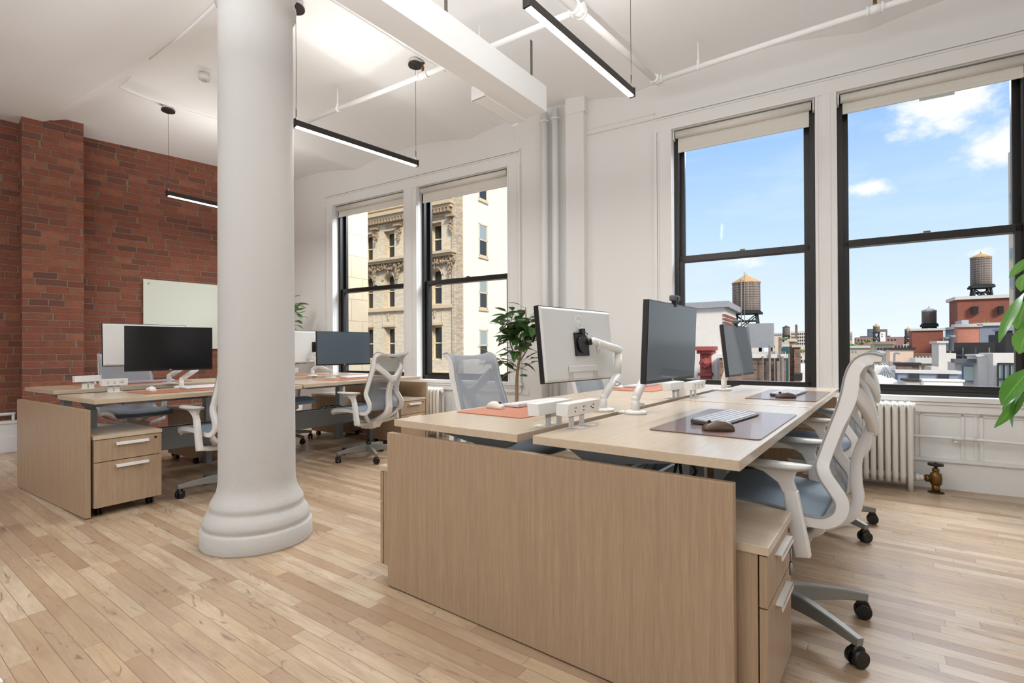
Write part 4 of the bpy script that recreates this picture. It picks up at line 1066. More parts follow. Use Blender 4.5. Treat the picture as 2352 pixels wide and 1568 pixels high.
def tree(label, fr, loc, stems, leaves, lm, L, W_, pot=(.2, .38), name='potted_ficus', seed=1, fromz=0, shape=.8):
    rnd = random.Random(seed)
    r = thing(name, label, 'potted plant', fr, loc)
    if pot:
        R_, H_ = pot
        m = MB(); m.lathe([(R_ * .72, 0), (R_ * .76, .02), (R_, H_ - .02), (R_, H_), (R_ - .015, H_), (R_ - .02, H_ - .04), (.001, H_ - .04)], seg=36); m.build('pot', POT, r)
        m = MB(); m.lathe([(R_ - .02, H_ - .045), (R_ - .03, H_ - .03), (.001, H_ - .028)], seg=28); m.build('soil', SOIL, r)
    m = MB(); fo = MB(); uvl = fo.bm.loops.layers.uv.new('UVMap')
    for path, r0, r1 in stems:
        p = crom(path, 6); m.tube(p, [r0 + (r1 - r0) * i / (len(p) - 1) for i in range(len(p))], 9)
    for pos, d, up, l_, w_, cu in leaves:
        pos, d = Vector(pos), Vector(d).normalized()
        m.tube([pos - d * .04, pos], .0022, 5)
        add_leaf(fo.bm, uvl, pos, d, up, l_, w_, cu, rnd.uniform(.1, .35), rnd.uniform(0, .05), shape)
    m.build('stem', BARK, r)
    fm = bpy.data.meshes.new('foliage'); fo.bm.to_mesh(fm); fo.bm.free(); fm.materials.append(lm)
    fo_ = bpy.data.objects.new('foliage', fm); COL.objects.link(fo_); fo_.parent = r
    return r
def auto_leaves(paths, n, L, W_, seed, spread=.6, t0=.35, down=.0):
    rnd = random.Random(seed); out = []
    for k in range(n):
        p = crom(paths[k % len(paths)], 8); q = t0 + (1 - t0) * rnd.random() ** .8; i = min(len(p) - 2, int(q * (len(p) - 1)))
        a = k * 2.399 + rnd.uniform(-.4, .4); dz = rnd.uniform(-.35, .75) - down
        d = Vector((math.cos(a), math.sin(a), dz)).normalized(); off = rnd.uniform(.02, .05) + .05 * rnd.random() * spread
        up = Vector((-d.x * .5, -d.y * .5, 1)) + Vector((rnd.uniform(-.5, .5), rnd.uniform(-.5, .5), 0))
        s = rnd.uniform(.75, 1.15); out.append((p[i] + d * off, d, up, L * s, W_ * s, rnd.uniform(.0, .45)))
    return out
# ficus before the pier, frame W coordinates relative to its foot
c, s_ = 1, 1
st = [[(0, 0, .3), (.0, 0, .70), (.01, 0, .86), (.05, 0, 1.06), (.09, .02, 1.30), (.10, 0, 1.46)],
      [(.02, 0, .93), (.12, -.02, 1.05), (.19, 0, 1.20), (.22, 0, 1.34)],
      [(.0, 0, .86), (-.10, .0, .90), (-.20, .02, .955), (-.27, 0, 1.0)],
      [(.02, 0, .96), (-.04, -.04, 1.10), (-.06, -.03, 1.26), (-.03, 0, 1.42)],
      [(.05, 0, 1.04), (.02, .10, 1.16), (.0, .14, 1.32)]]
lv = auto_leaves(st[:2] + st[3:], 92, .165, .086, 11, 1.1, .30) + auto_leaves([st[2]], 16, .15, .065, 4, .9, .35)
rr_ = random.Random(21)
for k in range(40):
    a = rr_.uniform(0, 2 * PI); q = rr_.uniform(.92, 1.45); rad = rr_.uniform(.08, .20)
    lv.append(((.04 + rad * math.cos(a), rad * math.sin(a), q), (math.cos(a), math.sin(a), rr_.uniform(-.3, .6)), (-.4 * math.cos(a), -.4 * math.sin(a), 1), rr_.uniform(.13, .17), rr_.uniform(.065, .09), rr_.uniform(.05, .4)))
tree('dark green ficus tree with a thin trunk between window and silver screen', 'W', (-3.22, -.75, 0), [(p, .019 if i == 0 else .008, .005 if i == 0 else .003) for i, p in enumerate(st)], lv, FICM, .13, .07, seed=3)
st2 = [[(0, 0, .3), (.02, 0, .9), (-.02, .02, 1.4), (.0, 0, 1.85)], [(0, 0, .9), (.12, -.05, 1.3), (.16, -.04, 1.7)]]
lv2 = auto_leaves(st2, 60, .17, .10, 8, 1.0, .2)
tree('tall green plant showing only a few leaves behind the column', 'W', (-6.98, -.55, 0), [(p, .018, .006) for p in st2], lv2, FICM, .17, .1, seed=5)
# large bright plant at the right edge
st3 = [[(0, 0, .35), (.0, .02, .8), (-.05, .0, 1.2), (-.06, 0, 1.6)], [(0, 0, .7), (-.14, -.04, .85), (-.22, -.06, .98)]]
D = lambda px, py, y: FM('W').inverted() @ (Vector((0, 0, EYE)) + ray(px, py) * y)
foot = FM('W').inverted() @ Vector((3.12, 2.62, 0)); foot = Vector((foot.x, foot.y, 0))
big = []
for (p0, p1, w_, cu, upv) in [((2370, 588, 2.60), (2318, 636, 2.62), .045, .10, (0, -1, .8)), ((2352, 628, 2.6), (2344, 668, 2.6), .05, .2, (-.3, -1, .2)), ((2352, 672, 2.62), (2284, 772, 2.52), .062, .22, (-.6, -.5, .5)),
                          ((2356, 690, 2.6), (2336, 755, 2.6), .09, .1, (-.2, -1, .1)), ((2362, 745, 2.6), (2341, 812, 2.6), .09, .1, (-.2, -1, .1)),
                          ((2372, 842, 2.55), (2300, 915, 2.45), .10, .22, (-.2, -.6, .8)), ((2366, 868, 2.55), (2292, 943, 2.47), .07, .3, (-.6, -.3, .6)), ((2362, 898, 2.55), (2291, 962, 2.45), .055, .4, (-.8, .2, .4)),
                          ((2356, 905, 2.5), (2293, 976, 2.42), .045, .2, (.1, -.9, .3)), ((2380, 700, 2.7), (2400, 800, 2.7), .1, .2, (0, -1, .1)), ((2390, 840, 2.6), (2420, 930, 2.6), .1, .2, (0, -1, .2)), ((2385, 600, 2.7), (2440, 560, 2.7), .1, .2, (0, -1, .3))]:
    a = D(*p0) - foot; b = D(*p1) - foot; d = b - a
    big.append((a, d, upv, d.length * (1 + .12 * cu), w_, cu * .5))
tree('large bright green leafy plant reaching in at the right edge', 'W', tuple(foot), [(p, .014, .007) for p in st3], big, BIGM, .2, .1, pot=(.19, .36), name='potted_plant', seed=9, shape=1.0)

# rug corner at the bottom left
def rugmat():
    m, t = newmat('woven_rug'); co = t.coord(); wv = t.n('ShaderNodeTexWave', wave_type='BANDS', bands_direction='DIAGONAL'); t.set(wv.inputs[0], co); wv.inputs['Scale'].default_value = 3.2
    c = t.mix(t.maprange(wv.outputs[1], .90, .97), srgb(226, 222, 214), srgb(40, 38, 36)); p = t.principled(Base_Color=c, Roughness=.95); t.set(p.inputs['Normal'], t.bump(t.noise(co, 300, 2), .6, .003)); t.out(p.outputs[0]); return m
m = MB(); m.box((0, 0, .001), (1.4, 2.0, .012), bev=.004)
o = m.build('woven_rug', rugmat(), None, Matrix.Translation((-1.60, 1.615, 0)) @ Matrix.Rotation(math.radians(-33.5 + 180), 4, 'Z'))
tag(o, 'white woven rug with black lines, only its corner in view at the lower left', 'rug')
# ================================================================== OUTSIDE THE WINDOWS
WI = FM('W').inverted(); CAMW = WI @ Vector((0, 0, EYE))
def onw(px, py, w0):
    d = WI.to_3x3() @ ray(px, py); k = (w0 - CAMW.y) / d.y; return CAMW + d * k
def onu(px, py, t0):
    d = WI.to_3x3() @ ray(px, py); k = (t0 - CAMW.x) / d.x; return CAMW + d * k
BEI = brick_mat('cream_face_brick', [srgb(212, 196, 168), srgb(226, 212, 186), srgb(232, 220, 198), srgb(218, 200, 172)], srgb(206, 188, 160), bw=.30, rh=.11, msz=.010, bump=.5, scale=1.6, rough=.9)
BEI2 = brick_mat('weathered_cream_brick', [srgb(182, 164, 142), srgb(214, 198, 172), srgb(224, 210, 188), srgb(190, 172, 148)], srgb(180, 162, 140), bw=.30, rh=.11, msz=.012, bump=.5, scale=1.6, rough=.9)
STO = plain('carved_limestone', srgb(206, 186, 156), .9, bump=.9, bscale=9, var=.16)
STO2 = plain('sooty_limestone', srgb(168, 148, 122), .9, bump=1, bscale=12, var=.3)
def ashlar():
    m, t = newmat('plain_limestone_blocks'); co = t.coord(); sp = t.n('ShaderNodeSeparateXYZ'); t.set(sp.inputs[0], co)
    cb = t.n('ShaderNodeCombineXYZ'); t.set(cb.inputs[0], t.math('ADD', sp.outputs[0], sp.outputs[1])); t.set(cb.inputs[1], sp.outputs[2])
    br = t.n('ShaderNodeTexBrick'); br.offset = .5; t.set(br.inputs[0], cb.outputs[0]); br.inputs['Scale'].default_value = 1
    br.inputs['Color1'].default_value = srgb(184, 168, 142); br.inputs['Color2'].default_value = srgb(172, 156, 130); br.inputs['Mortar'].default_value = srgb(136, 120, 98)
    br.inputs['Mortar Size'].default_value = .006; br.inputs['Brick Width'].default_value = .52; br.inputs['Row Height'].default_value = .40
    c = t.mix(t.maprange(t.noise(co, 12, 5), .45, .8, 0, .35), br.outputs['Color'], srgb(160, 142, 116)); p = t.principled(Base_Color=c, Roughness=.9); t.out(p.outputs[0]); return m
ASH = ashlar()
OWHITE = plain('white_render', srgb(240, 236, 230), .9, var=.03)
OW2 = plain('weathered_white_render', srgb(216, 210, 202), .9, bump=.4, bscale=3, var=.08)
PEACH = plain('peach_render', srgb(228, 202, 180), .9, var=.06)
OGREY = plain('blue_grey_render', srgb(134, 142, 158), .9, var=.08)
ODARK = plain('dark_roofing', srgb(46, 44, 44), .8, var=.2)
OROOF = plain('pale_roof_membrane', srgb(206, 202, 198), .9, var=.06)
OTAN = plain('tan_masonry', srgb(196, 184, 166), .9, var=.08)
OPAN = plain('dark_window_pane', srgb(48, 52, 56), .2)
OPAN2 = plain('pale_reflecting_pane', srgb(158, 172, 172), .2)
OFR = plain('cream_window_frame', srgb(226, 208, 172), .6)
RBR = brick_mat('clean_red_brick', [srgb(140, 78, 62), srgb(152, 86, 68), srgb(146, 82, 64)], srgb(130, 88, 72), bw=.25, rh=.08, msz=.012, bump=.2, scale=3)
PBR = brick_mat('pale_red_brick', [srgb(196, 128, 108), srgb(206, 140, 118), srgb(200, 132, 110)], srgb(190, 140, 122), bw=.28, rh=.1, msz=.008, bump=.2, scale=3)
DBR = brick_mat('dark_party_brick', [srgb(92, 66, 56), srgb(132, 104, 90), srgb(150, 122, 104), srgb(112, 84, 72)], srgb(142, 126, 112), bw=.24, rh=.085, msz=.012, bump=.6, scale=1.5)
TERR = plain('painted_red_terracotta', srgb(150, 72, 68), .7, bump=.8, bscale=14, var=.12)
CEDAR = None
def cedar():
    m, t = newmat('weathered_tank_cedar'); co = t.coord(); sp = t.n('ShaderNodeSeparateXYZ'); t.set(sp.inputs[0], co)
    ang = t.math('ARCTAN2', sp.outputs[1], sp.outputs[0]); st_ = t.math('FRACT', t.math('MULTIPLY', ang, 9.5)); cid = t.math('FLOOR', t.math('MULTIPLY', ang, 9.5))
    nz = t.n('ShaderNodeTexWhiteNoise', noise_dimensions='1D'); t.set(nz.inputs['W'], cid)
    c = t.mix(nz.outputs[0], srgb(112, 100, 94), srgb(150, 138, 128)); c = t.mix(t.maprange(t.math('ABSOLUTE', t.math('SUBTRACT', st_, .5)), .44, .5, 0, .7), c, srgb(66, 58, 54))
    c = t.mix(t.maprange(t.noise(t.vmath('MULTIPLY', co, (1, 1, .25)), 2.2, 5), .45, .75, 0, .6), c, srgb(92, 82, 76))
    p = t.principled(Base_Color=c, Roughness=.9); t.out(p.outputs[0]); return m
CEDAR = cedar()
IRON = plain('black_steelwork', srgb(40, 42, 42), .7)
ZINC = plain('zinc_sheet', srgb(150, 152, 156), .7, 0, var=.12)
HOOP = plain('rusty_hoop', srgb(84, 76, 70), .7)
PLY = plain('plywood_roof', srgb(196, 160, 112), .8, var=.06)
GREYR = plain('grey_tank_roof', srgb(170, 172, 174), .7)

# ---- ornate building across the street (given at 14 m, pushed out to its real distance and size)
FS = 1.633
def S(p): return CAMW + (Vector(p) - CAMW) * FS
r = thing('ornate_building', 'ornate cream brick building with arched windows and a white side wall, across the street', 'building', 'W')
class SB(MB):   # boxes given in the 14 m layout
    def sbox(s, a, b): return s.box(S(a), S(b))
wr = [-15.80, -17.31, -18.82, -20.34, -21.86]; wl = [x - .74 for x in wr]
m = SB(); cols = [-14.54] + [e for a, b in zip(wr, wl) for e in (a, b)] + [-26]
for i in range(0, len(cols), 2): m.sbox((cols[i], 14, -7), (cols[i + 1], 14.5, 13))
rows_ = [(-7, -2.6), (-1.2, .58), (2.22, 3.25), (5.05, 5.70), (7.15, 8.6), (9.9, 13)]
for a, b in zip(wr, wl):
    for z0, z1 in rows_: m.sbox((a, 14, z0), (b, 14.5, z1))
    n = 14; pts = [(a, 14, 4.62)] + [((a + b) / 2 + (a - b) / 2 * math.cos(PI * k / n), 14, 4.62 + .34 * math.sin(PI * k / n)) for k in range(n + 1)][1:-1] + [(b, 14, 4.62), (b, 14, 5.06), (a, 14, 5.06)]
    m.prism([S(q) for q in pts], (0, .5 * FS, 0))
m.build('brick_front', BEI, r)
ro = random.Random(3)
def orn(m, x, z0, z1, w0, w1, nn=26, d=13.86):   # carved foliage tapering downwards
    for k in range(nn):
        q = ro.random() ** .7; hw_ = w0 + (w1 - w0) * q
        m.ball(S((x + ro.uniform(-hw_, hw_), d + ro.uniform(-.03, .06), z0 + (z1 - z0) * q)), ro.uniform(.05, .10), 6, (1, .7, 1.2))
m = SB(); m.sbox((-14.54, 13.95, -7), (-14.95, 14.02, 13)); m.sbox((-15.12, 13.9, -7), (-14.95, 13.97, 13)); m.build('corner_pilaster', BEI2, r)
m = SB(); m.sbox((-14.55, 14.01, -7), (-14.50, 27, 13)); m.sbox((-14.6, 14.51, -7), (-26, 27, 13)); m.build('side_wall', plain('warm_white_render', srgb(244, 234, 220), .9, var=.02), r)
# cornice, frieze, balcony, belts
m = SB(); m.sbox((-15.0, 13.60, 7.86), (-26, 14, 8.03)); m.sbox((-15.05, 13.72, 7.72), (-26, 14, 7.86)); m.sbox((-15.1, 13.8, 8.2), (-26, 14, 8.32)); m.build('cornice', STO, r)
m = SB(); x = -15.15
while x > -22: m.sbox((x, 13.70, 7.52), (x - .10, 13.98, 7.70)); x -= .2
m.build('dentils', STO2, r)
m = SB()
for a in (-15.9, -17.42, -18.95, -20.4): m.sbox((a + .35, 13.95, 7.28), (a - .45, 14.0, 7.42))
m.build('frieze_panels', STO2, r)
m = SB(); m.sbox((-14.87, 13.55, 5.56), (-22, 14, 5.68)); m.sbox((-14.95, 13.7, 5.46), (-22, 14, 5.56)); m.build('balcony_ledge', STO, r)
m = SB(); x = -14.95
while x > -22:
    orn(m, x, 5.44, 5.14, .15, .13, 12, 13.76); x -= .3
m.sbox((-15.0, 13.86, 5.12), (-22, 14, 5.46)); m.build('carved_frieze', STO2, r)
for x in (-15.15, -16.55, -18.45, -20.05, -21.5):
    m = SB(); m.sbox((x + .22, 13.72, 7.26), (x - .22, 14, 7.34)); m.sbox((x + .14, 13.90, 6.95), (x - .14, 14, 7.26)); orn(m, x, 7.2, 6.55, .20, .03, 34); m.build('console', STO2, r)
    m = SB(); orn(m, x, 5.5, 4.6, .24, .03, 50, 13.78); m.build('bracket', STO2, r)
m = SB(); m.sbox((-15.05, 13.85, 3.03), (-22, 14, 3.10)); m.sbox((-15.0, 13.9, 3.10), (-22, 14, 3.20)); m.sbox((-15.05, 13.85, -.15), (-22, 14, .0)); m.build('belt_course', STO, r)
for a, b in zip(wr, wl):
    m = SB(); c = (a + b) / 2
    for rr, dz in ((.40, .05), (.48, .03)):
        pts = [S((c + rr * math.cos(PI * k / 18), 13.98, 4.62 + rr * 1.02 * math.sin(PI * k / 18))) for k in range(19)]; m.tube(pts, dz * FS * .8, 7)
    m.ball(S((c, 13.92, 5.04)), .12, 8, (.8, .6, 1.7)); m.build('arch_moulding', STO, r)
    m = SB(); m.sbox((a + .1, 13.93, 2.25), (b - .1, 14, 2.34)); m.sbox((a + .05, 13.95, 2.36), (a + .02, 14, 2.95)); m.sbox((b - .05, 13.95, 2.36), (b - .02, 14, 2.95)); m.sbox((a + .05, 13.95, 2.93), (b - .05, 14, 2.96))
    m.ball(S((c, 13.92, 2.72)), .10, 8, (.7, .6, 2.0)); m.ball(S((c, 13.92, 2.86)), .14, 8, (1.2, .6, .5)); m.build('lintel', STO, r)
    for z0, z1 in ((5.70, 7.15), (3.25, 4.95), (.58, 2.22), (-2.6, -1.2), (8.6, 9.9)):
        m = SB(); zm = z0 + (z1 - z0) * .5
        for q in ((a, a - .05, z0, z1), (b + .05, b, z0, z1), (a, b, z1 - .07, z1), (a, b, z0, z0 + .06), (a, b, zm - .03, zm + .03)): m.sbox((q[0], 14.34, q[2]), (q[1], 14.40, q[3]))
        f = m.build('window', OFR, r)
        m = SB(); m.sbox((a - .04, 14.39, z0 + .05), (b + .04, 14.395, z1 - .05)); m.build('pane', OPAN, f)
for z0, z1 in ((8.35, 9.9), (5.60, 7.19), (3.05, 4.60), (.5, 2.05)):
    for w0 in (15.23, 19.9):
        m = SB(); zm = (z0 + z1) / 2; x0, x1 = -14.52, -14.47
        for q in ((w0, w0 + .06, z0, z1), (w0 + .66, w0 + .74, z0, z1), (w0, w0 + .74, z1 - .07, z1), (w0, w0 + .74, z0, z0 + .07), (w0, w0 + .74, zm - .03, zm + .03)): m.sbox((x0, q[0], q[2]), (x1, q[1], q[3]))
        m.sbox((x0, w0 - .06, z0 - .10), (x1 + .04, w0 + .8, z0 - .02)); f = m.build('window', OFR, r)
        m = SB(); m.sbox((x0, w0 + .05, zm), (x0 + .03, w0 + .67, z1 - .06)); m.build('pane', OPAN2, f)
        m = SB(); m.sbox((x0, w0 + .05, z0 + .06), (x0 + .03, w0 + .67, zm)); m.build('pane', OPAN, f)
m = MB(); m.box((-9.6, .40, -9), (-8.0, 1.906, 12)); tag(m.build('stone_pier', ASH, None, FM('W')), 'plain limestone pier of the neighbouring house just outside the far left window', 'building')
m = MB(); m.box((-140, .5, -14.5), (260, 420, -14)); struct('ground', m, plain('street_asphalt', srgb(120, 118, 114), .9, var=.1), 'W')

# ---- rooftops
def wins(r, t0, t1, z0, z1, nx, nz, fw, fh, w0, mt=OPAN, frame=None):
    for i in range(nx):
        for j in range(nz):
            cx_ = t0 + (i + .5) * (t1 - t0) / nx; cz_ = z0 + (j + .5) * (z1 - z0) / nz; a = (t1 - t0) / nx * fw / 2; b = (z1 - z0) / nz * fh / 2
            m = MB(); m.box((cx_ - a, w0 - .03, cz_ - b), (cx_ + a, w0 + .05, cz_ + b))
            if frame: m.box((cx_ - a * 1.15, w0 - .08, cz_ - b * 1.15), (cx_ + a * 1.15, w0 - .02, cz_ - b))
            m.build('window', mt, r)
def bld(label, pL, pR, yt, w0, dp, mat, zb=-14, wn=None, coping=None, name='building', cat='building', pside=None, group=None, cop_h=.25):
    a = onw(pL, yt, w0); b = onw(pR, yt, w0); z = onw((pL + pR) / 2, yt, w0).z
    r = thing(name, label, cat, 'W', (0, 0, 0), 0, group)
    if pside: dp = abs(onu(pside, yt, b.x if pside > pR else a.x).y - w0)
    if isinstance(zb, tuple): zb = onw((pL + pR) / 2, zb[0], w0).z
    m = MB(); m.box((a.x, w0, zb), (b.x, w0 + dp, z)); m.build('walls', mat, r)
    if coping:
        m = MB(); e = cop_h * .6; m.box((a.x - e, w0 - e, z - cop_h * .3), (b.x + e, w0 + dp + e, z + cop_h * .5)); m.build('coping', coping, r)
    if wn:
        for q in wn:
            pl, pr, y0, y1, nx, nz, fw, fh = q[:8]; A = onw(pl, y1, w0); B = onw(pr, y0, w0)
            wins(r, A.x, B.x, A.z, B.z, nx, nz, fw, fh, w0, *(q[8:] if len(q) > 8 else ()))
    return r, a.x, b.x, z, dp
def tower(label, px, y0, y1, rpx, yapex, yfoot, w0, roof=PLY, legs=True, lean=1.25, riser=False):
    c = onw(px, (y0 + y1) / 2, w0); R = abs(onw(px + rpx, y0, w0).x - c.x) * .86
    zt, zb = onw(px, y0, w0).z, onw(px, y1, w0).z; za, zf = onw(px, yapex, w0).z, onw(px, yfoot, w0).z
    r = thing('water_tower', label, 'water tower', 'W', (c.x, w0, zf), 0, 'rooftop water towers'); o = zf
    m = MB(); m.lathe([(R * .985, zb - o), (R, zb - o + .05), (R * .99, zt - o), (.01, zt - o)], seg=40); m.build('tank', CEDAR, r)
    m = MB(); nb = 13
    for k in range(nb):
        z_ = zb + (zt - zb) * (k / (nb - 1)) ** 1.15 * .97 + .1; m.lathe([(R * 1.002, z_ - o - .02), (R * 1.008, z_ - o), (R * 1.002, z_ - o + .02)], seg=40)
    m.build('hoops', HOOP, r)
    m = MB(); m.lathe([(R * 1.06, zt - o - .02), (R * 1.05, zt - o + .06), (.05, za - o - .12), (.03, za - o + .02)], seg=12, smooth=False); m.build('roof', roof, r)
    m = MB(); h = zb - o
    if h > .3:
        m.box((-R * 1.0, -R * 1.0, h - .12), (R * 1.0, R * 1.0, h - .02))
        for k in range(5): y = -R + R * 2 * k / 4; m.box((-R * 1.08, y - .06, h - .30), (R * 1.08, y + .06, h - .11))
        m.build('platform', IRON, r)
        if legs:
            k_ = R * .72
            for sx in (-1, 1):
                for sy in (-1, 1):
                    m = MB(); m.tube([(sx * k_, sy * k_, h - .3), (sx * k_ * lean, sy * k_ * lean, 0)], .085, 6); m.build('leg', IRON, r)
            m = MB()
            for s in (-1, 1):
                for z0_, z1_ in ((.1, h - .4),):
                    m.tube([(-k_ * lean, s * k_ * lean, z0_), (k_, s * k_, z1_)], .05, 5); m.tube([(k_ * lean, s * k_ * lean, z0_), (-k_, s * k_, z1_)], .05, 5)
                    m.tube([(s * k_ * lean, -k_ * lean, z0_), (s * k_, k_, z1_)], .05, 5); m.tube([(s * k_ * lean, k_ * lean, z0_), (s * k_, -k_, z1_)], .05, 5)
                m.tube([(-k_ * 1.1, s * k_ * 1.1, h * .55), (k_ * 1.1, s * k_ * 1.1, h * .55)], .05, 5)
            m.build('bracing', IRON, r)
    else: m.bm.free()
    if not riser: return r
    m = MB(); m.tube([(R * -.25, -R * 1.02, -.5), (R * -.25, -R * 1.02, zt - o + .3)], .045, 6); m.tube([(R * -.02, -R * 1.03, -.5), (R * -.02, -R * 1.03, za - o)], .035, 6); m.build('riser', plain('grey_riser', srgb(140, 132, 124), .7), r)
    return r
# through the left of the two right windows
bld('white rendered stair house with red brick bands under its grey coping', 1560, 1664, 703, 13, 3, OW2, coping=ZINC, pside=1690)
q = onw(1664, 712, 13); e_ = onu(1690, 712, q.x).y
m = MB()
for k in range(5): m.box((q.x - .05, 13 - .02, q.z - .20 - k * .12), (q.x + .03, e_, q.z - .13 - k * .12))
tag(m.build('brick_band', RBR, None, FM('W')), 'red brick stripes on the corner of the white stair house', 'brickwork')
a = onw(1608, 806, 11.4); b = onw(1632, 868, 11.4); W2_ = b.x - a.x
r = thing('terracotta_pilaster', 'dark red carved terracotta pilaster left of the party walls', 'pilaster', 'W', ((a.x + b.x) / 2, 11.4, 0))
m = MB(); h_ = W2_ / 2; m.box((-h_, 0, -6), (h_, .5, a.z)); m.build('shaft', TERR, r)
m = MB(); m.box((-h_ * 1.9, -.3, a.z + .02), (h_ * 1.9, .5, a.z + .14)); m.box((-h_ * 1.5, -.15, a.z - .08), (h_ * 1.5, .5, a.z + .02)); m.box((-h_ * 1.35, -.12, a.z - .75), (h_ * 1.35, .4, a.z - .67)); m.build('capital', TERR, r)
m = MB(); m.ball((0, -.02, a.z - .36), .17, 14, (1, .5, 1)); m.ball((0, -.08, a.z - .36), .07, 10)
for k in range(8): m.ball((.13 * math.cos(k * PI / 4), -.05, a.z - .36 + .13 * math.sin(k * PI / 4)), .05, 8, (1, .6, 1))
for k in range(5): m.ball((0, -.02, a.z - .95 - .2 * k), .09, 8, (1, .5, .9)); m.ball((-.12, -.02, a.z - 1.0 - .2 * k), .05, 8, (1, .5, 1)); m.ball((.12, -.02, a.z - 1.0 - .2 * k), .05, 8, (1, .5, 1))
m.build('ornament', TERR, r)
bld('white painted strip of wall right of the red pilaster', 1634, 1648, 812, 11.6, 2, OWHITE)
bld('long weathered brick party wall seen under the screen by the window', 1652, 1800, 819, 10.5, 1.2, DBR, coping=OROOF, cop_h=.12)
m = MB(); rr2 = random.Random(4)
for px in (1752, 1768, 1779, 1787, 1791, 1797, 1812):
    p = onw(px, 830, 10.4); m.tube([(p.x, 10.4, -6), (p.x, 10.4, p.z + rr2.uniform(.0, .6))], rr2.choice((.02, .03, .04)), 7)
tag(m.build('rooftop_pipes', plain('weathered_pipes', srgb(118, 108, 100), .8, var=.3), None, FM('W')), 'upright pipes standing along the weathered party wall', 'pipes')
a, b = onw(1722, 743, 17), onw(1768, 798, 17)
r = thing('sheet_metal_screen', 'big grey sheet metal panel standing on the roofs', 'metal panel', 'W', ((a.x + b.x) / 2, 17, 0)); h_ = (b.x - a.x) / 2 + .12
m = MB(); m.box((-h_, 0, b.z), (h_, .5, a.z)); m.build('panel', ZINC, r)
for s in (-.8, 0, .8):
    m = MB(); m.tube([(h_ * s, .25, b.z), (h_ * s, .25, -5)], .06, 8); m.build('post', IRON, r)
m = MB(); m.tube([(h_ + .05, .2, a.z - .9), (h_ + .9, .9, b.z - .4)], .05, 6); m.tube([(h_ + .05, .3, a.z - 1.1), (h_ + .8, 1.0, b.z - .8)], .05, 6); m.build('stay', IRON, r)
tower('large wooden water tower with a tan cone roof, past the small screen', 1714, 650, 714, 38, 628, 766, 46, riser=True)
bld('cream roof house with low boxes behind the weathered party wall', 1722, 1800, 808, 14, 1.5, OROOF)
bld('tan chimney standing behind the party wall', 1780, 1787, 773, 12, .8, OTAN, name='chimney', cat='chimney')
bld('narrow red brown chimney beside the tan one', 1787.5, 1792, 774, 12.2, .8, DBR, name='chimney', cat='chimney')
bld('dark brick chimney stack, the broader front one', 1824, 1837, 795, 13, 1.2, DBR, name='chimney', cat='chimney', coping=OTAN, cop_h=.1)
bld('dark brick chimney stack behind the broader one', 1813, 1824, 782, 13.6, 1.2, DBR, name='chimney', cat='chimney', coping=OTAN, cop_h=.1)
bld('long beige loft building with rows of windows, far behind the small water tower', 1815, 1880, 760, 150, 8, plain('beige_loft', srgb(222, 204, 184), .9), wn=[(1817, 1855, 763, 793, 8, 4, .62, .6)])
bld('pale low building left of the beige lofts', 1776, 1815, 764, 170, 8, plain('pale_loft', srgb(206, 196, 180), .9), wn=[(1778, 1814, 766, 772, 8, 1, .5, .7)])
bld('beige tower house with a cornice, right of the metal panel', 1768, 1776, 752, 120, 3, OTAN)
bld('thin brick chimney rising over the beige lofts', 1826, 1831, 745, 140, 4, DBR, name='chimney', cat='chimney')
bld('roof under the large wooden water tower', 1690, 1742, 761, 43.5, 6, OW2)
bld('roof under the small water tower before the lofts', 1796, 1816, 785, 83, 5, OTAN)
bld('low roof under the far lattice stand water tower', 2001, 2025, 790.5, 107, 6, OTAN)
bld('low roof under the far water tower beside the brick block', 2074, 2098, 790.5, 92, 6, OTAN)
tower('small wooden water tower in front of the beige lofts', 1806, 752, 770, 10, 746, 785, 85, roof=HOOP)
bld('white skylight house between the chimneys and the metal panel', 1790, 1813, 790, 18, 4, OROOF)
bld('teal netting box on the roofs left of the chimneys', 1797, 1812, 796, 16, 2, plain('teal_sheet', srgb(40, 86, 84), .7), name='roof_box', cat='roof box')
bld('white roofs below the chimneys at the window edge', 1826, 1880, 850, 16, 8, OWHITE)
bld('pale building with pilasters at the edge of the left window', 1837, 1885, 818, 40, 10, OW2, wn=[(1838, 1860, 824, 845, 3, 2, .5, .6)])
bld('dark air conditioning box on the white roof', 1823, 1842, 859, 11.5, .9, ODARK, zb=(874,), name='air_conditioner', cat='air conditioner')
# through the rightmost window
r, x0, x1, z_, dp = bld('tall tan apartment tower at the right edge of the rightmost window', 2352, 2480, 305, 34, 30, plain('sunless_tan_wall', srgb(222, 206, 180), .9, var=.08), pside=2315)
for k in range(8):
    zk = onu(2328, 450 + 65.5 * k, x0); m = MB(); m.box((x0 - .06, zk.y - .45, zk.z - .38), (x0 + .05, zk.y + .45, zk.z + .38)); f = m.build('window', OFR, r)
    m = MB(); m.box((x0 - .08, zk.y - .34, zk.z - .31), (x0 - .05, zk.y + .34, zk.z + .31)); m.build('pane', OPAN, f)
bld('red brick building with dark louvres under the tall water tower', 2199, 2330, 683, 46, 14, RBR, pside=2180, coping=OROOF, cop_h=.3)
for (x0, x1, y0, y1), lab in (((2231, 2246, 703, 722), 'black louvre on the red brick wall, the left one'), ((2292, 2304, 702, 720), 'black louvre on the red brick wall, behind the bright leaf')):
    a, b = onw(x0, y1, 45.9), onw(x1, y0, 45.9); m = MB(); n = 12
    for k in range(n): z_ = a.z + (b.z - a.z) * k / n; m.box((a.x, 45.7, z_), (b.x, 45.95, z_ + (b.z - a.z) / n * .7))
    tag(m.build('louvre', ODARK, None, FM('W')), lab, 'louvre')
tower('tall wooden water tower on black steel legs above the red brick building', 2253, 592, 654, 29, 578, 694, 52)
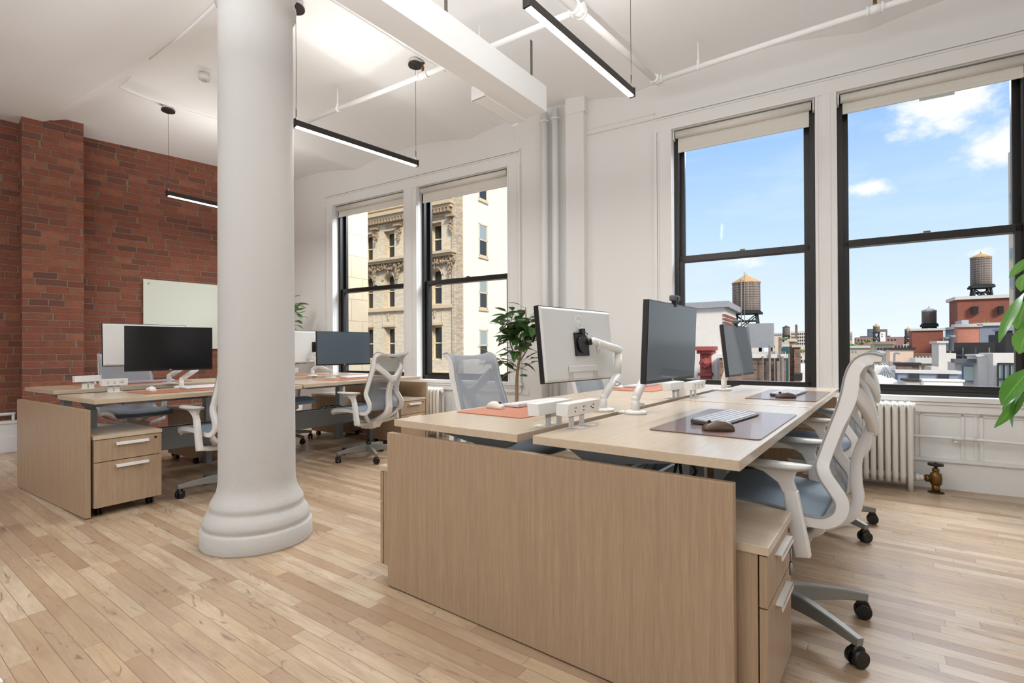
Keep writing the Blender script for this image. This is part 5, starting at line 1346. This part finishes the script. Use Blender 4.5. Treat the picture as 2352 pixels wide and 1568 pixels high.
bld('pale red brick annex in front of the red building', 2199, 2249, 748, 40, 10, PBR, coping=OROOF, pside=2192)
bld('blue grey penthouse with wide windows below the red building', 2249.5, 2322, 745, 40, 10, OGREY, coping=OROOF, wn=[(2271, 2320, 768, 786, 3, 1, .9, .95)])
bld('white metal door house at the foot of the red brick wall', 2209, 2225, 735, 44, 2, plain('grey_door', srgb(176, 182, 190), .6), zb=(748,), name='roof_house', cat='roof house')
bld('red brick block carrying the grey roofed water tower', 2095, 2166, 757, 44, 12, RBR, pside=2088, coping=OROOF, cop_h=.2)
tower('grey roofed water tower on the smaller red brick block', 2134, 715, 742, 20, 703, 764, 49, roof=GREYR)
tower('far small water tower on a tall lattice stand, tan roof', 2013, 750, 762, 9, 742, 790, 110)
tower('far small water tower left of the red brick block', 2086, 757, 771, 9.5, 750, 790, 95)
bld('long dull red building on the skyline', 1966, 2088, 774, 170, 6, plain('dull_red_far', srgb(158, 116, 112), .9), wn=[(1968, 2060, 777, 785, 12, 1, .5, .6)])
bld('dark grey block on the skyline behind the far water tower', 1994, 2012, 755, 260, 4, plain('slate_far', srgb(104, 106, 116), .9))
bld('brown block on the skyline right of the far water tower', 2012, 2038, 756, 268, 4, plain('brown_far', srgb(126, 108, 104), .9))
bld('low dark block spreading below the skyline towers', 1978, 2045, 771, 240, 6, plain('slate_low', srgb(96, 98, 106), .9))
bld('slim white house behind the far water tower', 2020, 2034, 762, 130, 8, OWHITE, wn=[(2024, 2028, 765, 775, 1, 2, .6, .5)])
bld('pale stepped building at the left edge of the rightmost window', 1948, 1958, 762, 130, 10, OTAN, wn=[(1948, 1957, 766, 782, 2, 4, .5, .5)])
bld('pale green glassy building right of the brick block', 2164, 2182, 753, 180, 10, plain('glassy_far', srgb(190, 206, 202), .6))
bld('cream cornice building at the lower left of the rightmost window', 1900, 2006, 797, 48, 3, OTAN, coping=OROOF, wn=[(1949, 1970, 802, 812, 3, 1, .5, .6, OPAN2)])
bld('cream building with a bracketed cornice and tall paired windows', 2008, 2052, 788, 42, 3, OTAN, coping=STO, wn=[(2014, 2042, 798, 812, 4, 1, .6, .9)])
bld('cream storey with five dark windows left of the brick block', 2052, 2087, 795, 44, 3, OTAN, wn=[(2054, 2090, 792, 800, 5, 1, .6, .8)])
r, x0, x1, z_, dp = bld('peach rendered house with a bent metal chimney flue', 2044, 2098, 801, 24, 1.5, PEACH, coping=ODARK, cop_h=.12)
a = onw(2055, 835, 23.6); b = onw(2056, 814, 23.6)
m = MB(); m.tube(crom([(a.x, 23.6, a.z), (a.x, 23.6, b.z), (a.x + .05, 23.6, b.z + .06), (a.x + .13, 23.6, b.z + .07), (a.x + .18, 23.6, b.z + .02)], 6), .045, 12); m.box((a.x - .2, 23.4, a.z - .1), (a.x + .2, 23.8, a.z + .1)); m.build('flue', ZINC, r)
bld('low dark brick wall in front of the peach house', 2060, 2111, 836, 17, .4, DBR, coping=ODARK, cop_h=.1)
bld('brown roof clutter right of the peach house', 2098, 2158, 812, 26, 2, plain('brown_deck', srgb(124, 98, 88), .9, var=.3), wn=[(2100, 2156, 816, 830, 7, 1, .5, .7, OTAN)])
bld('beige balcony house below the brick block', 2112, 2160, 830, 20, 1, plain('beige_house', srgb(186, 164, 146), .9, var=.1), coping=OROOF, wn=[(2118, 2142, 838, 852, 2, 1, .8, .8, DBR)])
def skylight(label, px, y0, y1, hw_, w0):
    c = onw(px, y1, w0); t_ = onw(px, y0, w0); h_ = abs(onw(px + hw_, y1, w0).x - c.x)
    r = thing('roof_skylight', label, 'skylight', 'W', (c.x, w0 + h_ * .8, c.z), 0, 'roof skylights')
    H_ = (t_.z - c.z); m = MB(); m.box((-h_, -h_ * .8, -2), (h_, h_ * .8, 0)); m.build('curb', OWHITE, r)
    m = MB(); v = [m.bm.verts.new(p) for p in [(-h_, -h_ * .8, 0), (h_, -h_ * .8, 0), (h_, h_ * .8, 0), (-h_, h_ * .8, 0), (-h_ * .12, 0, H_), (h_ * .12, 0, H_)]]
    for f in ((0, 1, 5, 4), (1, 2, 5), (2, 3, 4, 5), (3, 0, 4), (3, 2, 1, 0)): m.bm.faces.new([v[i] for i in f])
    m.build('glazing', plain('skylight_glass', srgb(190, 196, 192), .3), r)
    m = MB()
    for k in range(-3, 4):
        m.tube([(h_ * k / 3, -h_ * .8, .02), (h_ * .12 * k / 3, 0, H_ + .02)], .012, 5)
    m.build('ribs', ZINC, r)
skylight('hipped glass skylight behind the chair back', 2019, 823, 839, 22, 17)
skylight('hipped glass skylight on the white roof, the larger one', 2034, 846, 868, 20, 12)
bld('white flat roof with low boxes right of the chair back', 1960, 2062, 872, 8.5, 1.0, OWHITE)
bld('white roof house behind the larger skylight', 2000, 2058, 842, 15.5, .4, OWHITE)
bld('white parapet box low behind the chair back', 1985, 2035, 865, 7.5, .8, OWHITE)
bld('blue grey wall with two dark openings, low in the rightmost window', 2062, 2201, 855, 10, .5, OGREY, coping=OROOF, cop_h=.08, wn=[(2087, 2111, 857.5, 869, 1, 1, 1, 1), (2154, 2179, 858.5, 870, 1, 1, 1, 1)])
bld('small brick chimney pot box before the blue grey wall', 2081, 2112, 874, 8, .5, OTAN, name='chimney', cat='chimney', coping=ODARK, cop_h=.05)
bld('bright white parapet at the bottom of the rightmost window', 2122, 2212, 874, 7, .25, OWHITE, coping=OROOF, cop_h=.04)
bld('white chimney like wall step, tallest of the white walls', 2156, 2173, 786, 14, 1, OW2, coping=OROOF, cop_h=.08)
bld('middle step of the white walls', 2173, 2196, 811, 14, 1, OW2)
bld('lowest step of the white walls, far left of them', 2139, 2157, 842, 13.6, 1, OW2)
bld('white house with a large pane taped in blue', 2193, 2246, 832, 12, .8, OW2)
a, b = onw(2210, 875, 11.95), onw(2245, 840, 11.95)
r = thing('taped_window', 'large pale window pane edged in blue tape', 'window', 'W', ((a.x + b.x) / 2, 11.9, a.z)); h_ = (b.x - a.x) / 2; H_ = b.z - a.z
m = MB(); m.box((-h_, 0, 0), (h_, .04, H_)); m.build('tape_edge', plain('blue_tape', srgb(70, 120, 180), .6), r)
m = MB(); m.box((-h_ + .018, -.01, .018), (h_ - .018, .02, H_ - .018)); m.build('pane', plain('milky_pane', srgb(192, 208, 202), .3), r)
bld('dark roof band above the blue taped window', 2191, 2247, 824, 11.6, .35, plain('grey_metal_eave', srgb(92, 96, 98), .7), zb=(833,), name='roof_eave', cat='eave')
bld('white wall block right of the blue taped window', 2246, 2281, 817, 11.5, 1, OW2, coping=OROOF, cop_h=.06)
r, x0, x1, z_, dp = bld('white wall with a tall wire glass window, lower right', 2281, 2420, 811, 11, 1.2, OW2)
a, b = onw(2291, 885, 10.95), onw(2345, 834, 10.95)
m = MB(); m.box((a.x, 10.9, a.z - 1), (b.x, 10.95, b.z)); f = m.build('window', OPAN2, r)
m = MB()
for k in range(5): x = a.x + (b.x - a.x) * k / 4; m.box((x - .012, 10.86, a.z - 1), (x + .012, 10.92, b.z))
m.box((a.x, 10.86, b.z - .03), (b.x, 10.92, b.z + .01)); m.box((a.x, 10.86, (a.z + b.z) / 2 - .12), (b.x, 10.92, (a.z + b.z) / 2 - .09)); m.build('glazing_bars', IRON, f)
r, x0, x1, z_, dp = bld('black roofed terrace with thin railings before the pale brick annex', 2176, 2420, 786, 22, 3, ODARK)
m = MB()
for k in range(5): m.tube([(x0, 21.5, z_ - .5 - .28 * k), (x0 + 5, 21.5, z_ - .5 - .28 * k)], .025, 5)
for k in range(14): m.tube([(x0 + .38 * k, 21.5, z_ - 1.9), (x0 + .38 * k, 21.5, z_ - .2)], .025, 5)
m.build('railing', plain('railing_grey', srgb(120, 120, 120), .7), r)
bld('black ventilation cabinet at the right edge, on the terrace', 2309, 2326, 757, 20, 1.2, ODARK, name='vent_cabinet', cat='vent cabinet', coping=OGREY, cop_h=.1)
for px, y, lab in ((2185, 770, 'round metal roof vent left of the terrace'), (2173, 774, 'squat dark roof vent on the white wall step')):
    c = onw(px, 786, 18); t_ = onw(px, y, 18); h_ = t_.z - c.z
    m = MB(); m.lathe([(.07, -.3), (.07, h_ * .7), (.12, h_ * .72), (.12, h_ * .8), (.08, h_ * .84), (.12, h_ * .9), (.11, h_), (.01, h_)], (c.x, 18, c.z), 14); tag(m.build('roof_vent', ZINC, None, FM('W')), lab, 'roof vent', 'roof vents')
def crown(label, px, y, rp, w0, seed, group='distant trees'):
    c = onw(px, y, w0); R = abs(onw(px + rp, y, w0).x - c.x); rnd = random.Random(seed)
    r = thing('distant_tree', label, 'tree', 'W', (c.x, w0, c.z - R), 0, group)
    m = MB()
    for k in range(16): m.ball((rnd.uniform(-.8, .8) * R, rnd.uniform(-.4, .4) * R, R + rnd.uniform(-.35, .35) * R), R * rnd.uniform(.22, .42), 8)
    m.build('crown', plain('distant_foliage', srgb(104, 132, 74), .9, bump=1, bscale=1.5, var=.35), r)
    m = MB(); m.tube([(0, 0, -6), (0, 0, R)], R * .06, 6); m.build('trunk', BARK, r)
crown('green tree on the skyline beside the far water tower', 1995, 783, 10, 120, 1); crown('low green tree left of the far water tower', 1975, 788, 9, 115, 2)
crown('strip of greenery at the left edge of the rightmost window', 1957, 794, 11, 90, 3); crown('sunlit tree right of the brick chimneys', 1846, 806, 8, 60, 4); crown('small roof shrub under the small water tower', 1801, 779, 6, 40, 5)
crown('rust and green roof planting before the red brick wall', 2266, 742, 9, 43, 6)
